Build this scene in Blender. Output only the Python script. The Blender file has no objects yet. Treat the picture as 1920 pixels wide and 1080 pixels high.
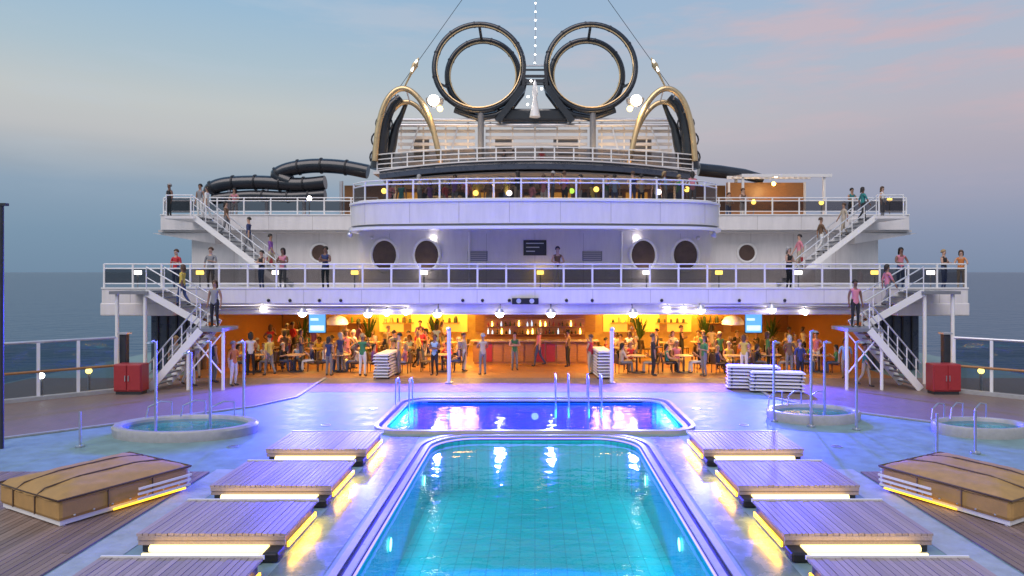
import bpy, bmesh, math, random
from mathutils import Vector, Matrix
R=math.radians; PI=math.pi
rnd=random.Random(7)
S=bpy.context.scene; C=S.collection
# ---------------------------------------------------------------- camera
F=1280.0; CX=1003.0; HY=510.0; H=4.4
cam=bpy.data.cameras.new('camera'); co=bpy.data.objects.new('camera',cam); C.objects.link(co); S.camera=co
co.location=(0,0,H); co.rotation_euler=(R(90),0,0)
cam.sensor_width=36; cam.lens=36*F/1920; cam.shift_x=-(CX-960)/1920; cam.shift_y=-(540-HY)/1920
cam.clip_start=.1; cam.clip_end=60000
def P(px,py,Y): return Vector(((px-CX)*Y/F, Y, H-(py-HY)*Y/F))
def PX(px,Y): return (px-CX)*Y/F
# ---------------------------------------------------------------- colour helper
def lin(r,g,b):
    f=lambda c:(c/255/12.92 if c/255<=.04045 else ((c/255+.055)/1.055)**2.4)
    return (f(r),f(g),f(b),1)
# ---------------------------------------------------------------- dusk sky
W=bpy.data.worlds.new('World'); S.world=W; W.use_nodes=True
nt=W.node_tree; nt.nodes.clear()
def wn(t,**k):
    n=nt.nodes.new(t)
    for a,b in k.items(): setattr(n,a,b)
    return n
wl=nt.links.new
tc=wn('ShaderNodeTexCoord'); sep=wn('ShaderNodeSeparateXYZ'); wl(tc.outputs['Generated'],sep.inputs[0])
def ramp(stops,node_fn=wn):
    r=node_fn('ShaderNodeValToRGB'); e=r.color_ramp.elements
    while len(e)>1: e.remove(e[-1])
    e[0].position=stops[0][0]; e[0].color=stops[0][1]
    for p,c in stops[1:]:
        x=e.new(p); x.color=c
    return r
mz=wn('ShaderNodeMath',operation='MULTIPLY_ADD'); mz.inputs[1].default_value=.5; mz.inputs[2].default_value=.5
wl(sep.outputs['Z'],mz.inputs[0])
def zz(z): return .5+.5*z
left=ramp([(0,lin(30,42,55)),(zz(-.02),lin(70,92,112)),(zz(0),lin(116,141,165)),(zz(.05),lin(124,150,173)),(zz(.11),lin(143,164,184)),
  (zz(.14),lin(164,174,184)),(zz(.175),lin(190,192,194)),(zz(.215),lin(194,199,199)),(zz(.27),lin(174,194,206)),(zz(.35),lin(152,186,213)),(zz(.6),lin(126,165,204)),(1,lin(104,145,192))])
right=ramp([(0,lin(30,42,55)),(zz(-.02),lin(75,92,112)),(zz(0),lin(124,140,166)),(zz(.05),lin(138,150,176)),(zz(.11),lin(162,164,184)),
  (zz(.15),lin(174,170,184)),(zz(.2),lin(184,179,190)),(zz(.27),lin(176,184,201)),(zz(.35),lin(166,184,208)),(zz(.6),lin(140,166,202)),(1,lin(108,145,192))])
wl(mz.outputs[0],left.inputs[0]); wl(mz.outputs[0],right.inputs[0])
az=wn('ShaderNodeMapRange'); az.inputs[1].default_value=-.35; az.inputs[2].default_value=.5; wl(sep.outputs['X'],az.inputs[0])
mixlr=wn('ShaderNodeMixRGB'); wl(az.outputs[0],mixlr.inputs[0]); wl(left.outputs[0],mixlr.inputs[1]); wl(right.outputs[0],mixlr.inputs[2])
# pink evening clouds, streaked along the horizon
mp=wn('ShaderNodeMapping'); mp.inputs['Scale'].default_value=(2.0,2.0,11.0); mp.inputs['Rotation'].default_value=(0,R(4),0); mp.inputs['Location'].default_value=(3.1,.4,1.7)
wl(tc.outputs['Generated'],mp.inputs[0])
nz=wn('ShaderNodeTexNoise'); nz.inputs['Scale'].default_value=2.1; nz.inputs['Detail'].default_value=8; nz.inputs['Roughness'].default_value=.58; wl(mp.outputs[0],nz.inputs['Vector'])
cr=ramp([(0,(0,0,0,1)),(.5,(0,0,0,1)),(.68,(1,1,1,1)),(1,(1,1,1,1))]); wl(nz.outputs[0],cr.inputs[0])
mh=wn('ShaderNodeMapRange'); mh.inputs[1].default_value=.08; mh.inputs[2].default_value=.26; wl(sep.outputs['Z'],mh.inputs[0])
mr=wn('ShaderNodeMapRange'); mr.inputs[1].default_value=-.28; mr.inputs[2].default_value=.3; mr.inputs[3].default_value=.4; mr.inputs[4].default_value=.7; wl(sep.outputs['X'],mr.inputs[0])
m1=wn('ShaderNodeMath',operation='MULTIPLY'); wl(cr.outputs[0],m1.inputs[0]); wl(mh.outputs[0],m1.inputs[1])
m2=wn('ShaderNodeMath',operation='MULTIPLY'); wl(m1.outputs[0],m2.inputs[0]); wl(mr.outputs[0],m2.inputs[1])
pink=wn('ShaderNodeMixRGB'); pink.inputs[1].default_value=lin(186,200,214); pink.inputs[2].default_value=lin(208,178,184); wl(az.outputs[0],pink.inputs[0])
mc=wn('ShaderNodeMixRGB'); wl(m2.outputs[0],mc.inputs[0]); wl(mixlr.outputs[0],mc.inputs[1]); wl(pink.outputs[0],mc.inputs[2])
bg=wn('ShaderNodeBackground'); bg.inputs[1].default_value=1.0; wl(mc.outputs[0],bg.inputs[0])
wo=wn('ShaderNodeOutputWorld'); wl(bg.outputs[0],wo.inputs[0])
# ---------------------------------------------------------------- afterglow from behind the camera
sun=bpy.data.lights.new('afterglow','SUN'); sun.energy=2.1; sun.angle=R(50); sun.color=(1,.86,.8)
so=bpy.data.objects.new('afterglow',sun); C.objects.link(so); so.rotation_euler=(R(40),0,R(-24))
vs=S.view_settings; vs.view_transform='Standard'; vs.look='None'; vs.exposure=0; vs.gamma=1; vs.use_curve_mapping=False
# ================================================================= materials
M={}
def mat(name,col,rough=.5,metal=0,noise=0,nscale=8,bump=0,bscale=40,rand=0,spec=None,stretch=None,coat=0):
    m=bpy.data.materials.new(name); m.use_nodes=True; t=m.node_tree; b=t.nodes['Principled BSDF']
    b.inputs['Base Color'].default_value=(*col[:3],1); b.inputs['Roughness'].default_value=rough; b.inputs['Metallic'].default_value=metal
    if spec is not None: b.inputs['Specular IOR Level'].default_value=spec
    if coat: b.inputs['Coat Weight'].default_value=coat
    L=t.links.new; src=None
    tcn=t.nodes.new('ShaderNodeTexCoord'); vec=tcn.outputs['Object']
    if stretch:
        mpn=t.nodes.new('ShaderNodeMapping'); mpn.inputs['Scale'].default_value=stretch; L(vec,mpn.inputs[0]); vec=mpn.outputs[0]
    if noise:
        n=t.nodes.new('ShaderNodeTexNoise'); n.inputs['Scale'].default_value=nscale; n.inputs['Detail'].default_value=6; n.inputs['Roughness'].default_value=.65; L(vec,n.inputs['Vector'])
        mr_=t.nodes.new('ShaderNodeMapRange'); mr_.inputs[1].default_value=.25; mr_.inputs[2].default_value=.75; mr_.inputs[3].default_value=1-noise; mr_.inputs[4].default_value=1+noise; L(n.outputs[0],mr_.inputs[0])
        src=mr_.outputs[0]
        r2=t.nodes.new('ShaderNodeMapRange'); r2.inputs[1].default_value=.3; r2.inputs[2].default_value=.7; r2.inputs[3].default_value=max(.02,rough*.75); r2.inputs[4].default_value=min(1,rough*1.25); L(n.outputs[0],r2.inputs[0]); L(r2.outputs[0],b.inputs['Roughness'])
    if rand:
        oi=t.nodes.new('ShaderNodeObjectInfo'); r3=t.nodes.new('ShaderNodeMapRange'); r3.inputs[3].default_value=1-rand; r3.inputs[4].default_value=1+rand; L(oi.outputs['Random'],r3.inputs[0])
        if src is None: src=r3.outputs[0]
        else:
            mu=t.nodes.new('ShaderNodeMath'); mu.operation='MULTIPLY'; L(src,mu.inputs[0]); L(r3.outputs[0],mu.inputs[1]); src=mu.outputs[0]
    if src is not None:
        mx=t.nodes.new('ShaderNodeVectorMath'); mx.operation='SCALE'; mx.inputs[0].default_value=col[:3]; L(src,mx.inputs['Scale']); L(mx.outputs[0],b.inputs['Base Color'])
    if bump:
        n2=t.nodes.new('ShaderNodeTexNoise'); n2.inputs['Scale'].default_value=bscale; n2.inputs['Detail'].default_value=4; L(vec,n2.inputs['Vector'])
        bp=t.nodes.new('ShaderNodeBump'); bp.inputs['Strength'].default_value=bump; bp.inputs['Distance'].default_value=.02; L(n2.outputs[0],bp.inputs['Height']); L(bp.outputs[0],b.inputs['Normal'])
    M[name]=m; return m
def emit(name,col,s):
    m=bpy.data.materials.new(name); m.use_nodes=True; b=m.node_tree.nodes['Principled BSDF']
    b.inputs['Base Color'].default_value=(*col[:3],1); b.inputs['Emission Color'].default_value=(*col[:3],1); b.inputs['Emission Strength'].default_value=s; M[name]=m; return m
def glassy(name,tint,refl=1.45,rough=.03,bump=0,bscale=3,stretch=(1,1,1),gloss=(1,1,1)):
    """thin sheet: tinted transparency plus Fresnel gloss"""
    m=bpy.data.materials.new(name); m.use_nodes=True; t=m.node_tree; t.nodes.clear(); L=t.links.new
    o=t.nodes.new('ShaderNodeOutputMaterial'); tr=t.nodes.new('ShaderNodeBsdfTransparent'); tr.inputs[0].default_value=(*tint,1)
    g=t.nodes.new('ShaderNodeBsdfGlossy'); g.inputs['Roughness'].default_value=rough; g.inputs[0].default_value=(*gloss,1)
    fr=t.nodes.new('ShaderNodeFresnel'); ge=t.nodes.new('ShaderNodeNewGeometry'); mi=t.nodes.new('ShaderNodeMapRange'); mi.inputs[3].default_value=refl; mi.inputs[4].default_value=1/refl; L(ge.outputs['Backfacing'],mi.inputs[0]); L(mi.outputs[0],fr.inputs[0]); mx=t.nodes.new('ShaderNodeMixShader')
    L(fr.outputs[0],mx.inputs[0]); L(tr.outputs[0],mx.inputs[1]); L(g.outputs[0],mx.inputs[2]); L(mx.outputs[0],o.inputs[0])
    if bump:
        tcn=t.nodes.new('ShaderNodeTexCoord'); mpn=t.nodes.new('ShaderNodeMapping'); mpn.inputs['Scale'].default_value=stretch; L(tcn.outputs['Object'],mpn.inputs[0])
        n=t.nodes.new('ShaderNodeTexNoise'); n.inputs['Scale'].default_value=bscale; n.inputs['Detail'].default_value=3; L(mpn.outputs[0],n.inputs['Vector'])
        bp=t.nodes.new('ShaderNodeBump'); bp.inputs['Strength'].default_value=bump; bp.inputs['Distance'].default_value=.08; L(n.outputs[0],bp.inputs['Height']); L(bp.outputs[0],g.inputs['Normal']); L(bp.outputs[0],fr.inputs['Normal'])
    M[name]=m; return m
mat('white_paint',(.72,.69,.68),.4,noise=.09,nscale=1.1,bump=.12,bscale=1.6,stretch=(3.2,3.2,.55))
mat('seam',(.5,.47,.45),.5)
mat('gold',(.72,.52,.28),.34,.75,noise=.1,nscale=4)
mat('amber_wall',(.5,.32,.13),.5,noise=.25,nscale=3)
mat('white_trim',(.8,.79,.78),.3)
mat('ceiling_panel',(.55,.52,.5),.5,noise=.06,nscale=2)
mat('navy',(.06,.075,.115),.3,noise=.15,nscale=3)
mat('black_tube',(.022,.027,.036),.22,noise=.2,nscale=2,coat=.3)
mat('dark_steel',(.03,.033,.04),.4,noise=.2)
mat('steel',(.6,.61,.64),.36,1,noise=.1,nscale=6)
mat('silver',(.62,.62,.64),.38,.7,noise=.08,nscale=4)
mat('grey_paint',(.2,.21,.23),.45,noise=.1)
mat('teak',(.25,.175,.14),.5,noise=.32,nscale=5,rand=.22,stretch=(9,.7,9),bump=.12,bscale=30)
mat('teak_mauve',(.36,.28,.275),.42,noise=.28,nscale=5,rand=.16,stretch=(9,.7,9),bump=.12,bscale=30)
mat('stone',(.2,.305,.31),.5,spec=.3,noise=.26,nscale=2.4,bump=.14,bscale=24)
mat('stone_path',(.36,.41,.49),.45,noise=.2,nscale=4,bump=.4,bscale=14)
mat('coping',(.36,.36,.36),.35,noise=.14,nscale=6)
mat('wet_channel',(.13,.2,.2),.26,noise=.3,nscale=3,bump=.1,bscale=10)
mat('rubber_deck',(.21,.15,.13),.5,noise=.2,nscale=2,stretch=(6,.8,6),bump=.1,bscale=25)
mat('slot',(.015,.015,.018),.5)
mat('pool_tile',(.035,.46,.5),.4,noise=.1,nscale=2)
mat('pool_tile_blue',(.02,.26,.7),.4,noise=.12,nscale=2)
mat('tan_cover',(.42,.25,.09),.75,noise=.16,nscale=5,bump=.25,bscale=60)
mat('cushion',(.7,.68,.64),.8,noise=.06)
mat('red_panel',(.34,.03,.035),.4,noise=.1)
mat('wood_warm',(.36,.17,.06),.4,noise=.25,nscale=4,stretch=(1,1,8),rand=.1)
mat('wicker',(.11,.07,.045),.6,noise=.2,nscale=30,rand=.2)
mat('table_top',(.42,.3,.2),.3,noise=.15)
mat('dark_glass',(.02,.02,.025),.08,noise=.3,nscale=1.5)
mat('window_brown',(.10,.06,.045),.2,noise=.25,nscale=2)
mat('leaf',(.05,.11,.03),.5,noise=.3,rand=.3)
mat('black_plastic',(.015,.015,.016),.4)
mat('lounger_fabric',(.6,.6,.63),.6,noise=.05)
# tile joints in the pools
for nm,sc in (('pool_tile',3.2),('pool_tile_blue',3.2)):
    t=M[nm].node_tree; b=t.nodes['Principled BSDF']; old=b.inputs['Base Color'].links[0].from_socket
    tcn=t.nodes.new('ShaderNodeTexCoord'); bk=t.nodes.new('ShaderNodeTexBrick'); bk.offset=0; bk.inputs['Scale'].default_value=sc; bk.inputs['Mortar Size'].default_value=.035; bk.inputs['Brick Width'].default_value=1; bk.inputs['Row Height'].default_value=1
    bk.inputs['Color1'].default_value=(1,1,1,1); bk.inputs['Color2'].default_value=(.86,.9,.92,1); bk.inputs['Mortar'].default_value=(.6,.66,.7,1)
    t.links.new(tcn.outputs['Object'],bk.inputs['Vector']); mm=t.nodes.new('ShaderNodeMixRGB'); mm.blend_type='MULTIPLY'; mm.inputs[0].default_value=1
    t.links.new(old,mm.inputs[1]); t.links.new(bk.outputs['Color'],mm.inputs[2]); t.links.new(mm.outputs[0],b.inputs['Base Color'])
emit('lamp_white',(1,.93,.86),14)
emit('lamp_flood',(1,.98,.95),9)
emit('led_warm',(1,.74,.28),2.4)
emit('led_yellow',(1,.55,.03),2.4)
emit('led_purple',(.25,.2,1),2.2)
emit('lamp_amber',(1,.66,.12),9)
emit('glow_yellow',(1,.5,.06),.85)
emit('screen_blue',(.12,.4,.75),1.1)
emit('screen_pale',(.6,.8,.95),1.2)
emit('pool_lamp',(.7,1,1),3)
emit('lamp_blue',(.2,.25,1),6)
emit('lamp_green',(.55,1,.1),4)
glassy('rail_glass',(.52,.5,.5),1.4)
glassy('screen_glass',(.6,.66,.7),1.35)
glassy('pool_water',(.45,.97,.95),1.33,.05,.16,2.0,(1,1.5,1))
glassy('pool_water_blue',(.35,.55,1),1.33,.06,.22,2.4,(1,1.9,1))
glassy('tub_water',(.35,.75,.85),1.33,.03,.3,5)
# open sea
m=mat('sea_water',(.035,.085,.145),.3); t=m.node_tree; b=t.nodes['Principled BSDF']; b.inputs['IOR'].default_value=1.33
tcn=t.nodes.new('ShaderNodeTexCoord'); hs=[]
for sc,st in ((.012,(1,2.2,1)),(.09,(1,2,1))):
    mpn=t.nodes.new('ShaderNodeMapping'); mpn.inputs['Scale'].default_value=st; n=t.nodes.new('ShaderNodeTexNoise'); n.inputs['Scale'].default_value=sc; n.inputs['Detail'].default_value=7
    t.links.new(tcn.outputs['Object'],mpn.inputs[0]); t.links.new(mpn.outputs[0],n.inputs['Vector']); hs.append(n.outputs[0])
ad=t.nodes.new('ShaderNodeMath'); ad.operation='ADD'; t.links.new(hs[0],ad.inputs[0]); t.links.new(hs[1],ad.inputs[1])
bp=t.nodes.new('ShaderNodeBump'); bp.inputs['Strength'].default_value=.55; bp.inputs['Distance'].default_value=4; t.links.new(ad.outputs[0],bp.inputs['Height']); t.links.new(bp.outputs[0],b.inputs['Normal'])
# ================================================================= mesh helpers
class MB:
    def __init__(s): s.v=[]; s.f=[]
    def add(s,vs,fs):
        k=len(s.v); s.v+=[tuple(v) for v in vs]; s.f+=[tuple(i+k for i in f) for f in fs]; return s
    def box(s,x0,x1,y0,y1,z0,z1):
        return s.add([(x0,y0,z0),(x1,y0,z0),(x1,y1,z0),(x0,y1,z0),(x0,y0,z1),(x1,y0,z1),(x1,y1,z1),(x0,y1,z1)],
            [(3,2,1,0),(4,5,6,7),(0,1,5,4),(1,2,6,5),(2,3,7,6),(3,0,4,7)])
    def beam(s,p0,p1,w,h,up=Vector((0,0,1))):
        p0=Vector(p0); p1=Vector(p1); d=(p1-p0).normalized(); x=d.cross(up)
        if x.length<1e-5: x=Vector((1,0,0))
        x.normalize(); u=x.cross(d).normalized(); a=x*w/2; c=u*h/2
        return s.add([p0-a-c,p0+a-c,p0+a+c,p0-a+c,p1-a-c,p1+a-c,p1+a+c,p1-a+c],[(0,1,2,3),(7,6,5,4),(0,4,5,1),(1,5,6,2),(2,6,7,3),(3,7,4,0)])
    def tube(s,pts,r,n=8,closed=False,cap=True):
        pts=[Vector(p) for p in pts]; N=len(pts); rr=r if isinstance(r,(list,tuple)) else [r]*N
        ref=None; rings=[]
        for i,p in enumerate(pts):
            a=pts[(i-1)%N] if (closed or i>0) else p; b_=pts[(i+1)%N] if (closed or i<N-1) else p
            d=(b_-a).normalized()
            if ref is None:
                ref=d.orthogonal().normalized()
            x=(ref-d*ref.dot(d))
            x=x.normalized() if x.length>1e-6 else d.orthogonal().normalized(); ref=x; y=d.cross(x)
            rings.append([p+(x*math.cos(2*PI*k/n)+y*math.sin(2*PI*k/n))*rr[i] for k in range(n)])
        vs=[v for g in rings for v in g]; fs=[]
        M_=N if closed else N-1
        off=0
        if closed:   # best twist match
            j=min(range(n),key=lambda q:(rings[-1][0]-rings[0][q]).length)
            off=j
        for i in range(M_):
            i2=(i+1)%N
            for k in range(n):
                o_=off if (closed and i==N-1) else 0
                fs.append((i*n+k,i*n+(k+1)%n,i2*n+(k+1+o_)%n,i2*n+(k+o_)%n))
        if cap and not closed: fs+= [tuple(reversed(range(n))),tuple(range((N-1)*n,N*n))]
        return s.add(vs,fs)
    def cyl(s,p0,p1,r,n=10): return s.tube([p0,p1],r,n)
    def lathe(s,prof,c=(0,0,0),n=24,sx=1,sy=1):
        vs=[];fs=[];m_=len(prof)
        for i in range(n):
            a=2*PI*i/n
            for r_,z in prof: vs.append((c[0]+r_*math.cos(a)*sx,c[1]+r_*math.sin(a)*sy,c[2]+z))
        for i in range(n):
            for j in range(m_-1): fs.append((i*m_+j,((i+1)%n)*m_+j,((i+1)%n)*m_+j+1,i*m_+j+1))
        return s.add(vs,fs)
    def sphere(s,c,r,n=12,m_=8,sc=(1,1,1)):
        prof=[(r*math.sin(PI*j/m_)+1e-5,-r*math.cos(PI*j/m_)) for j in range(m_+1)]
        k=len(s.v); s.lathe(prof,(0,0,0),n)
        for i in range(k,len(s.v)):
            x,y,z=s.v[i]; s.v[i]=(x*sc[0]+c[0],y*sc[1]+c[1],z*sc[2]+c[2])
        return s
    def prism(s,poly,z0,z1):
        n=len(poly); a=sum(poly[i][0]*poly[(i+1)%n][1]-poly[(i+1)%n][0]*poly[i][1] for i in range(n))
        if a<0: poly=poly[::-1]
        return s.add([(p[0],p[1],z0) for p in poly]+[(p[0],p[1],z1) for p in poly],
            [tuple(reversed(range(n))),tuple(range(n,2*n))]+[(i,(i+1)%n,n+(i+1)%n,n+i) for i in range(n)])
    def strip(s,path,z0,z1,th):
        """upright wall along a plan path"""
        n=len(path); pts=[Vector((p[0],p[1],0)) for p in path]; inn=[]
        for i,p in enumerate(pts):
            d=(pts[min(i+1,n-1)]-pts[max(i-1,0)]).normalized(); inn.append(p+Vector((-d.y,d.x,0))*th)
        vs=[]
        for p,q in zip(pts,inn): vs+=[(p.x,p.y,z0),(p.x,p.y,z1),(q.x,q.y,z1),(q.x,q.y,z0)]
        fs=[]
        for i in range(n-1):
            a=i*4;b_=a+4
            for k in range(4): fs.append((a+k,b_+k,b_+(k+1)%4,a+(k+1)%4))
        fs+=[(0,1,2,3),((n-1)*4+3,(n-1)*4+2,(n-1)*4+1,(n-1)*4)]
        return s.add(vs,fs)
    def mesh(s,name,m,smooth=False,off=(0,0,0)):
        me=bpy.data.meshes.new(name); me.from_pydata([(v[0]-off[0],v[1]-off[1],v[2]-off[2]) for v in s.v],[],s.f)
        if m: me.materials.append(M[m] if isinstance(m,str) else m)
        b_=bmesh.new(); b_.from_mesh(me); bmesh.ops.recalc_face_normals(b_,faces=b_.faces); b_.to_mesh(me); b_.free()
        if smooth:
            me.polygons.foreach_set('use_smooth',[True]*len(me.polygons))
            try: me.set_sharp_from_angle(angle=R(40))
            except Exception: pass
        return me
    def build(s,name,m,parent=None,smooth=False,bevel=0,label=None):
        off=wloc(parent) if parent else (0,0,0)
        return link(name,s.mesh(name,m,smooth,off),parent,bevel,label)
def wloc(o):
    l=Vector((0,0,0))
    while o is not None: l+=Vector(o.location); o=o.parent
    return l
def link(name,me,parent=None,bevel=0,label=None):
    o=bpy.data.objects.new(name,me); C.objects.link(o)
    if parent: o.parent=parent
    if bevel:
        bv=o.modifiers.new('bevel','BEVEL'); bv.width=bevel; bv.segments=2; bv.limit_method='ANGLE'
    if label: o['label']=label
    return o
def tag(o,label,cat,group=None,kind=None):
    if label: o['label']=label
    if cat: o['category']=cat
    if group: o['group']=group
    if kind: o['kind']=kind
    return o
def thing(name,label,cat,loc=(0,0,0),group=None):
    o=bpy.data.objects.new(name,None); C.objects.link(o); o.location=loc; o.empty_display_size=.2
    return tag(o,label,cat,group)
def struct(o): o['kind']='structure'; return o
def dup(root,loc,rz,label,group=None,swap=None):
    r=root.copy(); C.objects.link(r); r.location=loc; r.rotation_euler=(0,0,rz); r['label']=label
    if group: r['group']=group
    for ch in list(root.children):
        c=ch.copy(); C.objects.link(c); c.parent=r
        for g in list(ch.children):
            d=g.copy(); C.objects.link(d); d.parent=c
    return r
def light(name,kind,loc,energy,col,parent=None,size=None,rot=None,spot=None,sizey=None,blend=.6,radius=.1):
    l=bpy.data.lights.new(name,kind); l.energy=energy; l.color=col
    if kind=='AREA':
        l.size=size
        if sizey: l.shape='RECTANGLE'; l.size_y=sizey
    else: l.shadow_soft_size=radius
    if kind=='SPOT': l.spot_size=R(spot); l.spot_blend=blend
    o=bpy.data.objects.new(name,l); C.objects.link(o)
    if parent: o.parent=parent; o.location=Vector(loc)-wloc(parent)
    else: o.location=loc
    if rot: o.rotation_euler=rot
    return o
def aim(o,tgt):
    d=Vector(tgt)-(wloc(o)); o.rotation_euler=d.to_track_quat('-Z','Y').to_euler()
unit=MB().box(-.5,.5,-.5,.5,-.5,.5)
def unit_mesh(name,m): return unit.mesh(name,m)
def piece(name,me,parent,loc,scale,rz=0,label=None):
    o=bpy.data.objects.new(name,me); C.objects.link(o); o.parent=parent; o.location=Vector(loc)-wloc(parent); o.scale=scale; o.rotation_euler=(0,0,rz)
    if label: o['label']=label
    return o
ORD=['first','second','third','fourth','fifth','sixth','seventh','eighth','ninth','tenth','eleventh','twelfth']
# ================================================================= SETTING
struct(MB().add([(-30000,-3000,-22),(30000,-3000,-22),(30000,52000,-22),(-30000,52000,-22)],[(0,1,2,3)]).build('sea','sea_water'))
# --- pool deck sheet with the two pool openings
LPX=2.66; LY0,LY1=6.0,18.25; UPX=4.2; UY0,UY1=18.85,23.2
def rrect(x,y0,y1,r,n=6,round_near=True):
    pts=[]
    for cx_,cy_,a0 in ((x-r,y1-r,0),(-x+r,y1-r,90)):
        for k in range(n+1):
            a=R(a0+90*k/n); pts.append((cx_+r*math.cos(a),cy_+r*math.sin(a)))
    if round_near:
        for cx_,cy_,a0 in ((-x+r,y0+r,180),(x-r,y0+r,270)):
            for k in range(n+1):
                a=R(a0+90*k/n); pts.append((cx_+r*math.cos(a),cy_+r*math.sin(a)))
    else: pts+=[(-x,y0),(x,y0)]
    return pts
low_loop=rrect(LPX,LY0,LY1,1.15,8,False); up_loop=rrect(UPX,UY0,UY1,.55,5,True)
def fill(outer,holes,z,name,m):
    b_=bmesh.new(); es=[]
    for loop in [outer]+holes:
        vs=[b_.verts.new((p[0],p[1],z)) for p in loop]
        for i in range(len(vs)): es.append(b_.edges.new((vs[i],vs[(i+1)%len(vs)])))
    bmesh.ops.triangle_fill(b_,use_beauty=True,edges=es)
    for f in b_.faces:
        if f.normal.z<0: f.normal_flip()
    me=bpy.data.meshes.new(name); b_.to_mesh(me); b_.free(); me.materials.append(M[m])
    o=link(name,me); return struct(o)
DX=21.0
fill([(-DX,3),(DX,3),(DX,44),(-DX,44)],[low_loop,up_loop],0,'pool_deck','stone')
# hull side below the deck so nothing floats
struct(MB().box(-DX,DX,2.9,46,-23,-2.4).build('hull','white_paint'))
# --- basins
def basin(loop,depth,name,m,zt=0):
    n=len(loop); vs=[(p[0],p[1],zt) for p in loop]+[(p[0],p[1],-depth) for p in loop]
    fs=[(i,(i+1)%n,n+(i+1)%n,n+i) for i in range(n)]+[tuple(range(n,2*n))]
    return struct(MB().add(vs,fs).build(name,m))
basin(low_loop,1.35,'pool_basin','pool_tile'); basin(up_loop,1.1,'pool_basin','pool_tile_blue')
def sheet(loop,z,name,m):
    n=len(loop); o=struct(MB().add([(p[0],p[1],z) for p in loop],[tuple(range(n))]).build(name,m))
    if o.data.polygons[0].normal.z<0: o.data.flip_normals()
    return o
def inset(loop,d,cx_,cy_):
    out=[];n=len(loop)
    for i,p in enumerate(loop):
        a=Vector(loop[(i-1)%n]); b_=Vector(loop[(i+1)%n]); t_=(b_-a).normalized(); q=Vector(p)+Vector((-t_.y,t_.x))*d
        out.append((q.x,q.y))
    return out
sheet(low_loop,-.13,'pool_water','pool_water'); sheet(up_loop,-.07,'pool_water','pool_water_blue')
# --- coping rings (raised, with a dark overflow slot)
def ring(loop,d0,d1,z0,z1,name,m,kind=True):
    o_=inset(loop,-d0,0,0); i_=inset(loop,-d1,0,0); n=len(loop)
    vs=[(p[0],p[1],z) for z in (z0,z1) for p in o_]+[(p[0],p[1],z) for z in (z0,z1) for p in i_]; fs=[]
    for i in range(n):
        j=(i+1)%n
        fs+=[(n+i,n+j,3*n+j,3*n+i),(i,j,n+j,n+i),(2*n+i,3*n+i,3*n+j,2*n+j),(i,2*n+i,2*n+j,j)]
    o=MB().add(vs,fs).build(name,m); return struct(o)
ring(low_loop,0.0,.11,-.1,.04,'pool_coping','coping'); ring(low_loop,.115,.20,-.02,.012,'overflow_slot','slot'); ring(low_loop,.205,.33,-.02,.04,'pool_coping','coping')
ring(up_loop,0.0,.13,-.05,.05,'pool_coping','coping'); ring(up_loop,.135,.215,-.02,.014,'overflow_slot','slot'); ring(up_loop,.22,.34,-.02,.10,'pool_coping','coping')
# purple light line under the lower pool's edge
lp=[(p[0],p[1],-.045) for p in inset(low_loop,.02,0,0)[:18+1]]
o=MB().tube([(LPX-.025,LY0+.2,-.03)]+lp[:18]+[(-LPX+.025,LY0+.2,-.03)],.022,6).build('light_strip','led_purple',smooth=True); tag(o,'thin violet light line along the edge of the turquoise pool','light strip')
# --- floor sheets
def poly(pts,z,name,m): return struct(MB().add([(p[0],p[1],z) for p in pts],[tuple(range(len(pts)))]).build(name,m))
for s in (-1,1):
    poly([(s*3.07,7),(s*3.86,7),(s*3.86,18.3),(s*3.07,18.3)][::s],.006,'wet_channel','wet_channel')
    poly([(s*a,b_) for a,b_ in ((20.8,11.5),(20.8,28.3),(8.6,28.3),(8.3,23.9),(9.1,22.2),(11.5,20.1),(14,17.9),(17,15.2))][::s],.008,'side_deck','rubber_deck')
    # pale edging line between the two floors
    MBe=MB()
    pl=[(s*a,b_) for a,b_ in ((20.8,11.5),(17,15.2),(14,17.9),(11.5,20.1),(9.1,22.2),(8.3,23.9),(8.6,28.2))]
    struct(MBe.strip(pl,.009,.05,.12).build('deck_edging','coping'))
poly([(-8.4,25.0),(8.4,25.0),(8.55,28.3),(-8.55,28.3)],.008,'front_deck','rubber_deck')
poly([(-15,28.3),(15,28.3),(15,43),(-15,43)],.010,'bar_floor','wood_warm')
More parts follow.
